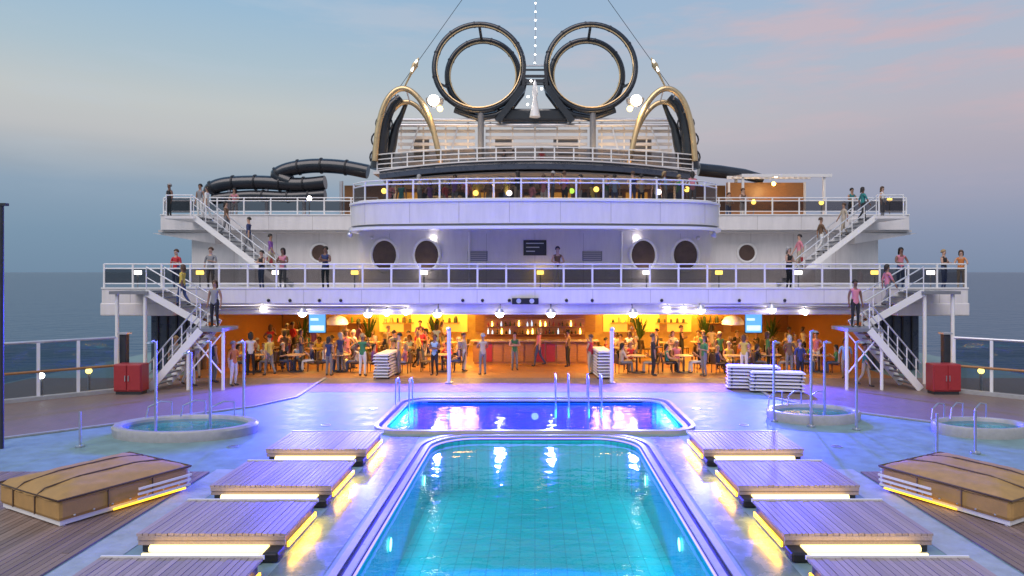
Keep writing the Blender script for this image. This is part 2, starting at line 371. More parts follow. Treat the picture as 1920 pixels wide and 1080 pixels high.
# ================================================================= planked decks and sunbathing platforms
plk=unit_mesh('plank','teak'); plm=unit_mesh('plank','teak_mauve')
for s,lab in ((-1,'weathered teak deck on the left, under the tan daybed'),(1,'weathered teak deck on the right, under the tan daybed')):
    d=thing('teak_deck',lab,'deck',(s*11,11,0)); x=7.12; k=0
    while x<16.5:
        w=.118; y=7.0+ (k%5)*.8-1.2
        while y<14.9:
            L_=min(4.0,14.95-y)
            if y+L_>8.2: piece('plank',plk,d,(s*(x+w/2),y+L_/2,.018+rnd.uniform(-.002,.003)),(w-.012,L_-.01,.03))
            y+=4.0
        x+=w; k+=1
plat=[(15.75,17.45),(13.05,14.75),(10.65,12.2),(8.0,9.75)]
led_g='lit steps in front of the planked platforms'
for s,side in ((-1,'left'),(1,'right')):
    for i,(y0,y1) in enumerate(plat):
        x0,x1=3.88,6.22; pz=.3
        nm=['farthest from the camera','second from the far end','third from the far end','nearest the camera'][i]
        d=thing('sun_platform',f'low planked sun platform on the {side} of the pool, {nm}','platform',(s*5.0,(y0+y1)/2,0),'planked sun platforms beside the pool')
        n=24; w=(x1-x0)/n
        for k in range(n):
            piece('plank',plm,d,(s*(x0+w*(k+.5)),(y0+y1)/2+rnd.uniform(-.008,.008),pz+rnd.uniform(-.003,.003)),(w-.011,y1-y0,.04))
        MB().box(min(s*x0,s*x1)+.06,max(s*x0,s*x1)-.06,y0+.07,y1-.05,.012,pz-.022).build('base','dark_steel',d)
        for q,zf in enumerate((.245,.165)):
            MB().box(min(s*x0,s*x1)+.02,max(s*x0,s*x1)-.02,y0-.006+q*.02,y0+.03+q*.02,zf-.035,zf+.035).build('fascia_board','teak_mauve',d,bevel=.006)
        MB().box(min(s*x0,s*x1),max(s*x0,s*x1),y1+.022,y1+.05,pz-.02,pz+.035).build('edge_trim','white_trim',d)
        xi=s*(x0-.006); MB().box(min(xi,xi+s*.03),max(xi,xi+s*.03),y0+.1,y1-.1,.07,.15).build('side_light','led_yellow',d)
        sl=light('side_wash','AREA',(s*3.84,(y0+y1)/2,.2),15,(1,.5,.012),d,1.5,sizey=.08); sl.rotation_euler=(0,s*R(35),R(0)); sl.data.shape='RECTANGLE'; sl.data.size=.08; sl.data.size_y=1.5
        # lit step in front
        t=thing('lit_step',f'white glowing step in front of the {side} sun platform {nm}','step light',(s*5,y0-.2,0),led_g)
        a,b_=4.12,5.95
        MB().box(min(s*a,s*b_),max(s*a,s*b_),y0-.42,y0-.04,.012,.07).build('step','white_trim',t,bevel=.02)
        MB().tube([(s*a,y0-.09,.125),(s*b_,y0-.09,.125)],.055,10).build('light_tube','led_warm',t,smooth=True)
        MB().tube([(s*(a+.05),y0-.34,.11),(s*(b_-.02),y0-.34,.11)],.045,10).build('light_tube','led_warm',t,smooth=True)
        MB().box(min(s*a,s*(a-.24)),max(s*a,s*(a-.24)),y0-.36,y0-.03,.012,.16).build('end_cap','black_plastic',t,bevel=.03)
    poly([(s*6.4,7.4),(s*7.08,7.4),(s*7.08,15.2),(s*6.4,15.2)][::s],.007,'stone_path','stone_path')
for s,side in ((-1,'left'),(1,'right')):
    for k,(x,y) in enumerate(((6.0,19.6),(5.2,22.0),(7.6,17.2))):
        g=thing('floor_drain',f'round steel floor drain on the {side} stone deck, {["beside the farthest platform","beside the blue pool","near the whirlpool"][k]}','drain',(s*x,y,0),'round floor drains'); MB().lathe([(.14,.004),(.14,.012),(.11,.014),(.11,.006)],(s*x,y,0),18).build('rim','steel',g,smooth=True)
        for q in range(-2,3): MB().box(s*x-.1,s*x+.1,y+q*.045-.012,y+q*.045+.012,.005,.011).build('grate_bar','steel',g)
# --- covered daybeds
def daybed(s,lab):
    d=thing('daybed',lab,'daybed',(s*8.6,13.0,0),'tan daybeds on the teak decks')
    ang=R(61) if s<0 else R(180-61)
    u=Vector((math.cos(ang),math.sin(ang),0)); v=Vector((-u.y,u.x,0)) if s<0 else Vector((u.y,-u.x,0))
    o0=Vector((s*8.1,11.6,0))
    def pr(a,b_): q=o0+u*a+v*b_; return (q.x,q.y)
    A,B=2.4,2.05
    MB().prism([pr(0,0),pr(A,0),pr(A,B),pr(0,B)],.13,.5).build('cover_skirt','tan_cover',d,bevel=.07)
    top=MB(); n=16; vs=[];fs=[]
    for i in range(n+1):
        for j in range(n+1):
            a,b_=-.03+(A+.06)*i/n,-.03+(B+.06)*j/n; x,y=pr(a,b_); e=min(i,n-i,j,n-j)/n*2
            vs.append((x,y,.49+.15*math.sqrt(min(1,e*1.9))+.012*math.sin(i*1.1+j*1.7)-(.03 if j==n//2 else 0)))
    for i in range(n):
        for j in range(n): fs.append((i*(n+1)+j,(i+1)*(n+1)+j,(i+1)*(n+1)+j+1,i*(n+1)+j+1))
    top.add(vs,fs).build('cover_top','tan_cover',d,smooth=True)
    MB().tube([(*pr(-.02,-.02),.51),(*pr(A+.02,-.02),.51),(*pr(A+.02,B+.02),.51),(*pr(-.02,B+.02),.51)],.02,6,closed=True).build('piping','wicker',d,smooth=True)
    MB().prism([pr(.05,.05),pr(A-.05,.05),pr(A-.05,B-.05),pr(.05,B-.05)],.06,.14).build('frame','white_trim',d)
    for a in (.12,A-.12):
        for b_ in (.12,B-.12):
            x,y=pr(a,b_); MB().cyl((x,y,.03),(x,y,.15),.05,8).build('leg','white_trim',d)
    for a in (.82,1.64): MB().tube([(*pr(a,-.012),.16),(*pr(a,-.012),.48)],.012,6).build('seam','wicker',d)
    for b_ in (.75,1.5): MB().tube([(*pr(-.012,b_),.16),(*pr(-.012,b_),.48)],.012,6).build('seam','wicker',d)
    for k in range(7):
        q=pr(.25+k*.32,-.02); MB().sphere((*q,.2),.02,6,4).build('stud','steel',d)
    for b_ in (.7,1.4): MB().tube([(*pr(-.035,b_),.48),(*pr(.12,b_),.585),(*pr(.7,b_),.655),(*pr(A-.7,b_),.655),(*pr(A-.12,b_),.585),(*pr(A+.035,b_),.48)],.014,6).build('strap','wicker',d,smooth=True)
    # white louvred side with warm light behind, facing the far corner
    for k in range(4):
        q0=pr(A+.09,.15); q1=pr(A+.09,B-.15); z=.13+.1*k
        MB().beam((*q0,z),(*q1,z),.05,.035).build('slat','white_trim',d)
    for k in range(3):
        q0=pr(A*.55,-.06-.02*k); q1=pr(A-.02,-.06-.02*k); z=.16+.1*k
        MB().beam((*q0,z),(*q1,z),.03,.04).build('slat','white_trim',d)
    q0=pr(A+.05,.2); q1=pr(A+.05,B-.2); MB().tube([(*q0,.1),(*q1,.1)],.02,6).build('light_strip','led_warm',d)
    q0=pr(.9,-.03); q1=pr(A-.1,-.03); MB().tube([(*q0,.1),(*q1,.1)],.02,6).build('light_strip','led_yellow',d)
daybed(-1,'large tan covered daybed on the left teak deck'); daybed(1,'large tan covered daybed on the right teak deck')
# --- whirlpools
def tub(cx_,cy_,rx,ry,lab):
    d=thing('whirlpool',lab,'whirlpool',(cx_,cy_,0),'round whirlpool tubs')
    MB().lathe([(1.0,.0),(1.02,.22),(.99,.28),(.9,.28),(.87,.24),(.86,.02)],(cx_,cy_,0),36,rx,ry).build('rim','coping',d,smooth=True)
    MB().lathe([(.86,.1),(.8,-.0),(0.001,.012)],(cx_,cy_,0),36,rx,ry).build('basin','pool_tile',d,smooth=True)
    MB().lathe([(.865,.17),(0.001,.17)],(cx_,cy_,0),36,rx,ry).build('water','tub_water',d)
    for k in range(3):
        a=R(60+k*30); q=Vector((cx_+rx*math.cos(a)*.95,cy_+ry*math.sin(a)*.95,.28))
        MB().tube([q,q+Vector((0,0,.38)),q+Vector((-.25,-.12,.42)),q+Vector((-.5,-.3,.3)),q+Vector((-.55,-.33,0))],.022,8).build('handrail','steel',d,smooth=True)
tub(-9.55,18.7,1.9,1.15,'round whirlpool tub with steel rails on the left of the deck')
tub(8.35,20.5,1.35,.95,'smaller whirlpool tub on the right of the deck')
tub(12.2,18.7,1.25,.8,'whirlpool tub at the far right beside the brown deck')
# --- slender poles
def pole(px,pyb,pyt,r,m,lab,name='shower_pole',head=True,cat='pole',grp='slender steel poles around the pool'):
    Y=F*H/(pyb-HY); x=PX(px,Y); z=H-(pyt-HY)*Y/F
    d=thing(name,lab,cat,(x,Y,0),grp)
    MB().cyl((x,Y,0),(x,Y,z),r,10).build('pole',m,d,smooth=True)
    MB().lathe([(.001,.0),(.11,0),(.11,.03),(.04,.05),(.001,.05)],(x,Y,.008),14).build('base_plate','steel',d,smooth=True)
    if head:
        MB().tube([(x,Y,z-.03),(x,Y-.12,z+.03),(x,Y-.28,z)],.018,6).build('arm','steel',d,smooth=True)
        MB().lathe([(.001,.03),(.05,.02),(.09,-.02),(.001,-.025)],(x,Y-.28,z),12).build('shower_head','steel',d,smooth=True)
for px,pb,pt,l in ((292,826,640,'leftmost of four steel shower poles by the left whirlpool'),(358,792,660,'second steel shower pole from the left near the whirlpool'),(394,806,640,'third steel shower pole from the left beside the whirlpool'),(457,798,640,'fourth steel shower pole from the left, nearest the blue pool'),
    (1451,790,640,'leftmost steel shower pole right of the blue pool'),(1521,800,620,'second steel shower pole right of the blue pool'),(1546,782,640,'third steel shower pole right of the blue pool'),(1606,806,640,'rightmost steel shower pole behind the right platforms')):
    pole(px,pb,pt,.035,'steel',l)
pole(1829,850,770,.03,'steel','short steel post near the right daybed','steel_post',False,'post')
pole(1757,852,775,.03,'steel','short steel post left of the right daybed','steel_post',False,'post')
pole(150,838,772,.03,'steel','short steel post behind the left daybed','steel_post',False,'post')
# white columns at the front of the bar
for px,l in ((842,'white post at the front of the bar, left of centre'),(1147,'white post at the front of the bar, right of centre')):
    Y=27.0; x=PX(px,Y); d=thing('white_post',l,'post',(x,Y,0)); MB().cyl((x,Y,0),(x,Y,2.1),.075,14).build('post','white_trim',d,smooth=True); MB().sphere((x,Y,2.13),.09).build('cap','steel',d,smooth=True); MB().lathe([(.001,0),(.16,0),(.16,.04),(.08,.06)],(x,Y,.012),16).build('base_plate','steel',d)
# pool handrails
for px,l in ((1054,'steel handrail on the far edge of the blue pool, nearer the middle'),(1115,'steel handrail on the far edge of the blue pool, right of centre'),(792,'steel handrail on the left side of the blue pool')):
    Y=23.1 if px>900 else 22.3; x=PX(px,Y) if px>900 else -4.3
    d=thing('pool_handrail',l,'handrail',(x,Y,0),'steel pool handrails')
    for dx in (-.22,.22):
        MB().tube([(x+dx,Y+.45,.0),(x+dx,Y+.45,.75),(x+dx,Y+.3,.9),(x+dx,Y+.05,.9),(x+dx,Y-.15,.75),(x+dx,Y-.2,-.5)],.024,8).build('rail','steel',d,smooth=True)
# underwater lamps
for s in (-1,1):
    for y,lab in ((16.2,'far'),(12.4,'middle'),(9.0,'near')):
        d=thing('underwater_lamp',f'round underwater lamp in the {"left" if s<0 else "right"} wall of the turquoise pool, {lab} end','pool light',(s*2.62,y,-.55),'underwater lamps in the turquoise pool')
        m_=MB(); m_.lathe([(.001,0),(.1,0),(.12,-.02)],(0,0,0),16); m_.v=[(s*(2.63)-s*v[2]*0-s*.01,y+v[0],-.55+v[1]) for v in m_.v]; m_.build('lens','pool_lamp',d)
        l=light('pool_light','AREA',(s*2.6,y,-.62),27,(.015,.82,.95),d,.5,sizey=3.2); l.rotation_euler=(0,s*R(64),0)
for x,lab in ((-2.9,'left'),(0,'middle'),(2.9,'right')):
    d=thing('underwater_lamp',f'round underwater lamp in the {lab} of the blue pool end wall','pool light',(x,UY1-.02,-.5),'underwater lamps in the blue pool')
    m_=MB(); m_.lathe([(.001,0),(.1,0),(.12,-.02)],(0,0,0),16); m_.v=[(x+v[0],UY1-.02,-.5+v[1]) for v in m_.v]; m_.build('lens','lamp_blue',d)
    l=light('pool_light','AREA',(x,UY1-.1,-.5),360,(.01,.36,1),d,2.4,sizey=.5); l.rotation_euler=(R(-90),0,0)
# ================================================================= SHIP
SH=thing('ship_superstructure','white tiered ship superstructure with rounded balcony across the deck','ship',(0,34,0))
D2=3.65; Y2=28.4; D3=7.13
# deck two slab, fascias
MB().box(-18,18,Y2+.05,43,3.35,D2).build('deck_slab','white_paint',SH)
MB().box(-18.0,18.0,Y2-.06,Y2+.06,3.08,3.70).build('fascia','white_paint',SH,bevel=.04)
MB().box(-18,18,Y2-.09,Y2+.02,3.70,3.76).build('fascia_cap','white_trim',SH)
MB().box(-15,15,Y2+.25,Y2+.5,2.62,3.10).build('lower_fascia','white_paint',SH)
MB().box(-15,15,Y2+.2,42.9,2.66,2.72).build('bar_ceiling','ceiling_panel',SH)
for s in (-1,1):
    MB().box(min(s*15,s*18.05),max(s*15,s*18.05),Y2-.08,Y2+3.0,2.58,3.12).build('corner_block','white_paint',SH,bevel=.05)
    MB().box(min(s*15,s*17.2),max(s*15,s*17.2),Y2+2.2,Y2+2.4,.01,2.6).build('recess_wall','navy',SH)
    for k in range(5):
        xx=s*(15.2+k*.42); MB().box(xx-.03,xx+.03,Y2+2.12,Y2+2.2,.05,2.55).build('louvre_post','dark_steel',SH)
# service pipes under the balcony edge
for z,y in ((3.0,Y2-.02),(2.86,Y2+.14)):
    for (a,b_) in ((-13.5,-5.2),(5.2,13.5)):
        MB().tube([(a,y,z),(b_,y,z)],.04,8).build('pipe','silver',SH,smooth=True)
# small spot fittings on the fascia
for px in (505,545,600,640,868,905,955,1062,1110,1240,1385,1470):
    x=PX(px,Y2); MB().sphere((x,Y2-.09,3.22),.07,10,6).build('spot_fitting','black_plastic',SH,smooth=True)
# bar shell
MB().box(-15,15,40,40.2,.012,2.65).build('bar_back_wall','amber_wall',SH)
for s in (-1,1): MB().box(min(s*14.8,s*15),max(s*14.8,s*15),30.8,40,.012,2.65).build('bar_side_wall','wood_warm',SH)
for k in range(16):
    x=-14+k*1.87
    if abs(x)<14.5: MB().box(x-.7,x+.7,39.9,39.98,.9,2.3).build('wall_panel','glow_yellow' if k in(3,4,5,10,11,12) else 'wood_warm',SH)  # some panels emit yellow in place of lamplight falling on the wall
# centre wall of deck two with oval windows
YW=31.0
MB().box(-8,8,YW,YW+.2,D2+.01,6.32).build('wall','white_paint',SH)
for s in (-1,1):
    MB().box(min(s*7.8,s*8),max(s*7.8,s*8),YW+.2,37,D2+.01,6.32).build('wall','white_paint',SH)
    MB().box(min(s*8,s*18.6),max(s*8,s*18.6),37,37.2,D2+.01,6.8).build('wall','white_paint',SH)
def oval(cx_,cz,Y,rx,rz,parent):
    n=32; pts=[(cx_+rx*math.cos(2*PI*k/n),Y-.03,cz+rz*math.sin(2*PI*k/n)) for k in range(n)]
    f=MB().tube(pts,.07,8,closed=True).build('window','white_trim',parent,smooth=True)
    MB().add([(p[0],Y-.012,p[2]) for p in pts],[tuple(range(n))]).build('pane','window_brown',f)
for px in (721,800,1206,1285): oval(PX(px,YW),H-(478-HY)*YW/F,YW,.60,.72,SH)
for px in (600,1400): oval(PX(px,37),H-(474-HY)*37/F,37,.5,.5,SH)
for px in (560,1165,1445,880):
    x=PX(px,YW)
    if abs(x)<7.8: MB().cyl((x,YW-.06,D2+.1),(x,YW-.06,6.2),.05,8).build('downpipe','white_trim',SH,smooth=True)
for k in range(15):
    x=-16.8+k*2.4; MB().box(x-.012,x+.012,Y2-.066,Y2-.058,3.12,3.66).build('plate_seam','seam',SH)
for k in range(7):
    x=-6.6+k*2.2; MB().box(x-.012,x+.012,YW-.006,YW+.01,D2+.05,6.15).build('plate_seam','seam',SH)
MB().box(-7.9,7.9,YW-.006,YW+.01,4.05,4.075).build('plate_seam','seam',SH)
for s in (-1,1):
    for k in range(4):
        x=s*(9.4+k*2.3); MB().box(x-.012,x+.012,35.893,35.91,6.62,7.36).build('plate_seam','seam',SH); MB().box(x-.012,x+.012,36.993,37.01,D2+.05,6.5).build('plate_seam','seam',SH)
    MB().box(s*2.6-.45,s*2.6+.45,YW-.05,YW-.002,4.9,5.35).build('vent_grille','grey_paint',SH,bevel=.01)
    for k in range(5): MB().box(s*2.6-.4,s*2.6+.4,YW-.075,YW-.05,4.95+k*.085,4.99+k*.085).build('vent_blade','seam',SH)
    x=s*15.6; MB().box(x-.45,x+.45,36.93,36.998,D2+.05,D2+2.1).build('door','white_trim',SH,bevel=.02); MB().cyl((x+s*.3,36.9,D2+1.05),(x+s*.3,36.93,D2+1.05),.05,8).build('door_handle','steel',SH)
    x=s*14.4; MB().box(x-.25,x+.25,36.85,36.998,D2+.9,D2+1.55).build('hose_box','red_panel',SH,bevel=.02)
    for xx in (4.6,7.4): MB().sphere((s*xx,YW-.07,5.95),.09,10,6).build('bulkhead_lamp','lamp_white' if xx<5 else 'silver',SH,smooth=True)
# dark plaque
d=MB(); x=PX(1003,YW); d.box(x-.52,x+.52,YW-.05,YW-.004,5.15,5.85); d.build('plaque','dark_steel',SH)
for k in range(3): MB().box(x-.4,x+.4-.2*k,YW-.06,YW-.051,5.68-.18*k,5.72-.18*k).build('plaque_line','silver',SH)
def resample(path,step):
    pts=[Vector((p[0],p[1],0)) for p in path]; L_=[0]
    for a,b_ in zip(pts,pts[1:]): L_.append(L_[-1]+(b_-a).length)
    n=max(1,round(L_[-1]/step)); out=[]
    for k in range(n+1):
        d=L_[-1]*k/n; i=0
        while i<len(L_)-2 and L_[i+1]<d: i+=1
        f=(d-L_[i])/max(1e-6,L_[i+1]-L_[i]); out.append(pts[i].lerp(pts[i+1],f))
    return out
resample_=resample
# bow balcony (deck three)
def bow(ins=0,yb=36.5,hw=8.15,yf=28.15,r=2.4,bulge=.5,n=12):
    hw-=ins; yf+=ins; pts=[(-hw,yb)]
    for k in range(n+1):
        a=R(180+90*k/n); pts.append((-hw+r+r*math.cos(a),yf+r+r*math.sin(a)))
    m_=14
    for k in range(1,m_):
        x=-(hw-r)+2*(hw-r)*k/m_; pts.append((x,yf-bulge*(1-(x/(hw-r))**2)))
    for k in range(n+1):
        a=R(270+90*k/n); pts.append((hw-r+r*math.cos(a),yf+r+r*math.sin(a)))
    pts.append((hw,yb)); return pts
bp_=bow()
MB().strip(bp_,6.38,7.30,.14).build('balcony_fascia','white_paint',SH,smooth=True)
MB().strip(bow(-.07),6.16,6.28,.3).build('balcony_lip','white_trim',SH,smooth=True)
MB().strip(bow(.06),6.26,6.40,.1).build('balcony_groove','grey_paint',SH,smooth=True)
MB().strip(bow(-.05),7.28,7.36,.2).build('balcony_cap','white_trim',SH,smooth=True)
for p,q in zip(resample_(bow(-.004),2.1)[1:-1],resample_(bow(-.004),2.1)[2:]):
    t_=(q-p).normalized(); MB().beam((p.x,p.y,6.42),(p.x,p.y,7.26),.024,.012,Vector((-t_.y,t_.x,0))).build('plate_seam','seam',SH)
MB().prism(bow(.1),6.3,6.42).build('balcony_soffit','white_paint',SH)
MB().prism(bow(.15),6.95,D3).build('deck_slab','rubber_deck',SH)
# side wings of deck three
for s in (-1,1):
    a,b_=(8.1,19.7)
    MB().box(min(s*a,s*b_),max(s*a,s*b_),36.0,44,6.95,D3).build('deck_slab','rubber_deck',SH)
    MB().box(min(s*a,s*b_),max(s*a,s*b_),35.9,36.05,6.6,7.38).build('wing_fascia','white_paint',SH,bevel=.03)
    MB().box(min(s*a,s*b_),max(s*a,s*b_),35.86,36.05,7.38,7.44).build('fascia_cap','white_trim',SH)
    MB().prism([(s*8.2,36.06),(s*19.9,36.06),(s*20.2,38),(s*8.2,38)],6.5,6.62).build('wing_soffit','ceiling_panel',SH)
    MB().add([(s*17,36.2,6.5),(s*20.3,36.2,6.45),(s*20.3,37.2,6.45),(s*17,37.2,6.5),(s*17,36.3,5.9),(s*17,37.1,5.9)],[(0,1,2,3),(0,4,1),(3,2,5),(4,5,2,1),(0,3,5,4)]).build('bracket','white_paint',SH)
    # hanging globe cameras below the balcony
    for px in (655,) if s<0 else (1340,):
        x=PX(px,29.5); MB().sphere((x,29.6,6.0),.13,12,8).build('dome_camera','silver',SH,smooth=True); MB().cyl((x,29.6,6.1),(x,29.6,6.32),.05,8).build('bracket','silver',SH)
# deck three interior wall and navy canopy (deck four)
MB().box(-12,12,43,43.2,D3,9.85).build('lounge_wall','wood_warm',SH)
for k in range(11):
    x=-8+k*1.6; MB().box(x-.68,x+.68,42.93,42.99,D3+.3,9.4).build('lounge_window','dark_glass' if k%3 else 'glow_yellow',SH)
def arc(hw,yc,ye,n=20,yb=None):
    pts=[]
    for k in range(n+1):
        x=-hw+2*hw*k/n; pts.append((x,yc+(ye-yc)*(x/hw)**2))
    return pts
can=arc(9.0,35.6,39.5)
MB().strip(can,9.78,10.2,.2).build('canopy_band','navy',SH,smooth=True)
MB().prism(can+[(9,44),(-9,44)],10.05,10.14).build('canopy_roof','white_paint',SH)
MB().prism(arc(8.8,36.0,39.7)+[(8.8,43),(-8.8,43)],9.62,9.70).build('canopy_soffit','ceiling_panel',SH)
MB().strip(arc(9.05,35.5,39.4),10.2,10.27,.25).build('canopy_trim','white_trim',SH,smooth=True)
MB().strip(arc(8.4,37.2,39.8),9.42,9.62,.2).build('soffit_ring','silver',SH,smooth=True)
for px in (760,850,910,962,1045,1100,1160,1240):
    x=PX(px,38.0); MB().lathe([(.001,0),(.12,0),(.14,.05),(.001,.06)],(x,38.4,9.5),12).build('downlight','black_plastic',SH)
for x in (-8.2,8.2): MB().cyl((x,39.6,D3),(x,39.6,9.7),.16,12).build('column','white_trim',SH,smooth=True)
MB().prism(arc(9.6,38,40.5)+[(9.6,52),(-9.6,52)],10.2,10.34).build('sun_deck_slab','white_paint',SH)
# ================================================================= railings
post_me=MB().box(-.035,.035,-.025,.025,0,1).mesh('post','white_trim'); glass_me=unit_mesh('glass_panel','rail_glass'); sglass_me=unit_mesh('glass_panel','screen_glass')
def railing(lab,path,z,h,step,glass=True,rails=(1.0,.82,.2),rr=.03,m='white_trim',panel=(.24,.8),gm=None,group=None,pw=1):
    q=resample(path,step); c=sum(q,Vector())/len(q)
    d=thing('balcony_railing',lab,'railing',(c.x,c.y,z),group)
    for k,p in enumerate(q):
        t_=(q[min(k+1,len(q)-1)]-q[max(k-1,0)]); rz=math.atan2(t_.y,t_.x)
        piece('post',post_me,d,(p.x,p.y,z),(pw,pw,h),rz)
    for r_ in rails: MB().tube([(p.x,p.y-.0,z+h*r_) for p in q],rr if r_>.3 else rr*.8,8).build('rail',m,d,smooth=True)
    if glass:
        for a,b_ in zip(q,q[1:]):
            mid=(a+b_)/2; t_=b_-a; piece('glass_panel',gm or glass_me,d,(mid.x,mid.y,z+h*(panel[0]+panel[1])/2),(t_.length-.09,.014,h*(panel[1]-panel[0])),math.atan2(t_.y,t_.x))
    return d
railing('long grey glass balcony railing across the lower balcony',[(-17.95,Y2+.05),(17.95,Y2+.05)],D2+.06,1.02,1.2)
railing('curved glass railing along the rounded upper balcony',bow(.05)[1:-1],7.34,.86,1.15,rails=(1.0,.8,.06),panel=(.1,.76))
railing('glass railing on the left wing of the upper balcony',[(-19.6,36.05),(-8.3,36.05)],7.42,.9,1.5)
railing('glass railing on the right wing of the upper balcony',[(8.3,36.05),(19.6,36.05)],7.42,.9,1.5)
railing('white tube railing around the top sun deck',arc(9.4,38.2,40.7,24),10.34,1.05,1.1,glass=True,rails=(1.0,.72,.45,.2),rr=.035,panel=(.05,.95))
# ---- side wind screens
def wind_screen(s,lab):
    path=[(s*19.6,21.1),(s*17.9,22.7),(s*15.35,25.0)]
    q=resample(path,1.15); c=sum(q,Vector())/len(q); d=thing('wind_screen',lab,'wind screen',(c.x,c.y,0),'glass wind screens at the ship sides')
    for k,p in enumerate(q):
        t_=(q[min(k+1,len(q)-1)]-q[max(k-1,0)]); piece('post',post_me,d,(p.x,p.y,0),(1.3,1.6,2.0),math.atan2(t_.y,t_.x))
    MB().tube([(p.x,p.y,2.0) for p in q],.05,8).build('rail','silver',d,smooth=True)
    MB().tube([(p.x,p.y-.05,.98) for p in q],.045,8).build('handrail','wood_warm',d,smooth=True)
    MB().strip([(p.x,p.y) for p in q][::s],.01,.14,.2).build('kerb','coping',d)
    for a,b_ in zip(q,q[1:]):
        mid=(a+b_)/2; t_=b_-a
        for z0,z1 in ((.16,.94),(1.02,1.95)): piece('glass_panel',sglass_me,d,(mid.x,mid.y,(z0+z1)/2),(t_.length-.12,.016,z1-z0),math.atan2(t_.y,t_.x))
wind_screen(-1,'tall glass wind screen on the left ship side'); wind_screen(1,'tall glass wind screen on the right ship side')
for s,side in ((-1,'left'),(1,'right')):
    # heavy dark end post and red cabinet
    x=s*15.2; d=thing('end_post',f'thick dark post ending the {side} wind screen','post',(x,25.3,0)); MB().box(x-.12,x+.12,25.15,25.4,.01,2.1).build('post','dark_steel',d,bevel=.03); MB().box(x-.17,x+.17,25.1,25.45,2.1,2.16).build('cap','silver',d)
    x=PX(245 if s<0 else 1770,24.6); d=thing('red_cabinet',f'square red cabinet standing by the {side} stairs','cabinet',(x,24.6,0),'red cabinets beside the stairs')
    MB().box(x-.5,x+.5,24.4,24.9,.12,1.1).build('cabinet_body','red_panel',d,bevel=.03)
    for q in (-1,1): MB().box(x+q*.25-.22,x+q*.25+.22,24.37,24.4,.18,1.06).build('door','red_panel',d,bevel=.008)
    for q in (-1,1): MB().box(x+q*.06-.015,x+q*.06+.015,24.34,24.37,.5,.7).build('handle','steel',d)
    MB().box(x-.45,x+.45,24.45,24.85,.012,.12).build('plinth','dark_steel',d)
    # low deck lamps behind the screen
    for j,(dx,yy) in enumerate(((15.9,26.0),(16.6,25.4),(17.5,24.2))):
        d=thing('bollard_lamp',f'small amber bollard lamp by the {side} wind screen, {["nearest the red cabinet","in the middle","farthest from the ship"][j]}','lamp',(s*dx,yy,0),'amber bollard lamps by the wind screens')
        MB().cyl((s*dx,yy,0),(s*dx,yy,.62),.05,10).build('post','silver',d,smooth=True); MB().sphere((s*dx,yy,.72),.11,12,8).build('globe','lamp_amber' if j<2 else 'lamp_white',d,smooth=True)
# ================================================================= staircases
tread_me=unit_mesh('tread','grey_paint'); bal_me=MB().cyl((0,0,0),(0,0,1),.022,6).mesh('baluster','white_trim')
def stairs(lab,top,bot,w,n,landing=None):
    top=Vector(top); bot=Vector(bot); d=thing('staircase',lab,'staircase',((top.x+bot.x)/2,(top.y+bot.y)/2,bot.z),'steel outdoor staircases')
    for yy,nm in ((0,'stringer'),(w,'stringer')):
        o_=Vector((0,yy,0)); MB().beam(top+o_-Vector((0,0,.05)),bot+o_-Vector((0,0,.0)),.06,.26).build(nm,'white_trim',d)
        for hh in (.95,.55): MB().tube([top+o_+Vector((0,0,hh)),bot+o_+Vector((0,0,hh))],.03 if hh>.8 else .02,8).build('handrail','silver',d,smooth=True)
        for k in range(0,n+1,2):
            p=top.lerp(bot,k/n)+o_; piece('baluster',bal_me,d,p,(1,1,.95))
    dx=abs(top.x-bot.x)/n
    for k in range(n):
        p=top.lerp(bot,(k+.5)/n)+Vector((0,w/2,.03)); piece('tread',tread_me,d,p,(dx*1.12,w-.07,.045))
    if landing:
        x0,x1,z=landing; MB().box(min(x0,x1),max(x0,x1),top.y-.02,top.y+w+.1,z-.12,z).build('landing','grey_paint',d)
        for x in (x0,x1):
            MB().cyl((x,top.y+.1,.01),(x,top.y+.1,z-.12),.06,8).build('landing_post','white_trim',d)
        MB().beam((x0,top.y+.08,.6),(x1,top.y+.08,z-.15),.04,.04).build('brace','white_trim',d); MB().beam((x1,top.y+.08,.6),(x0,top.y+.08,z-.15),.04,.04).build('brace','white_trim',d)
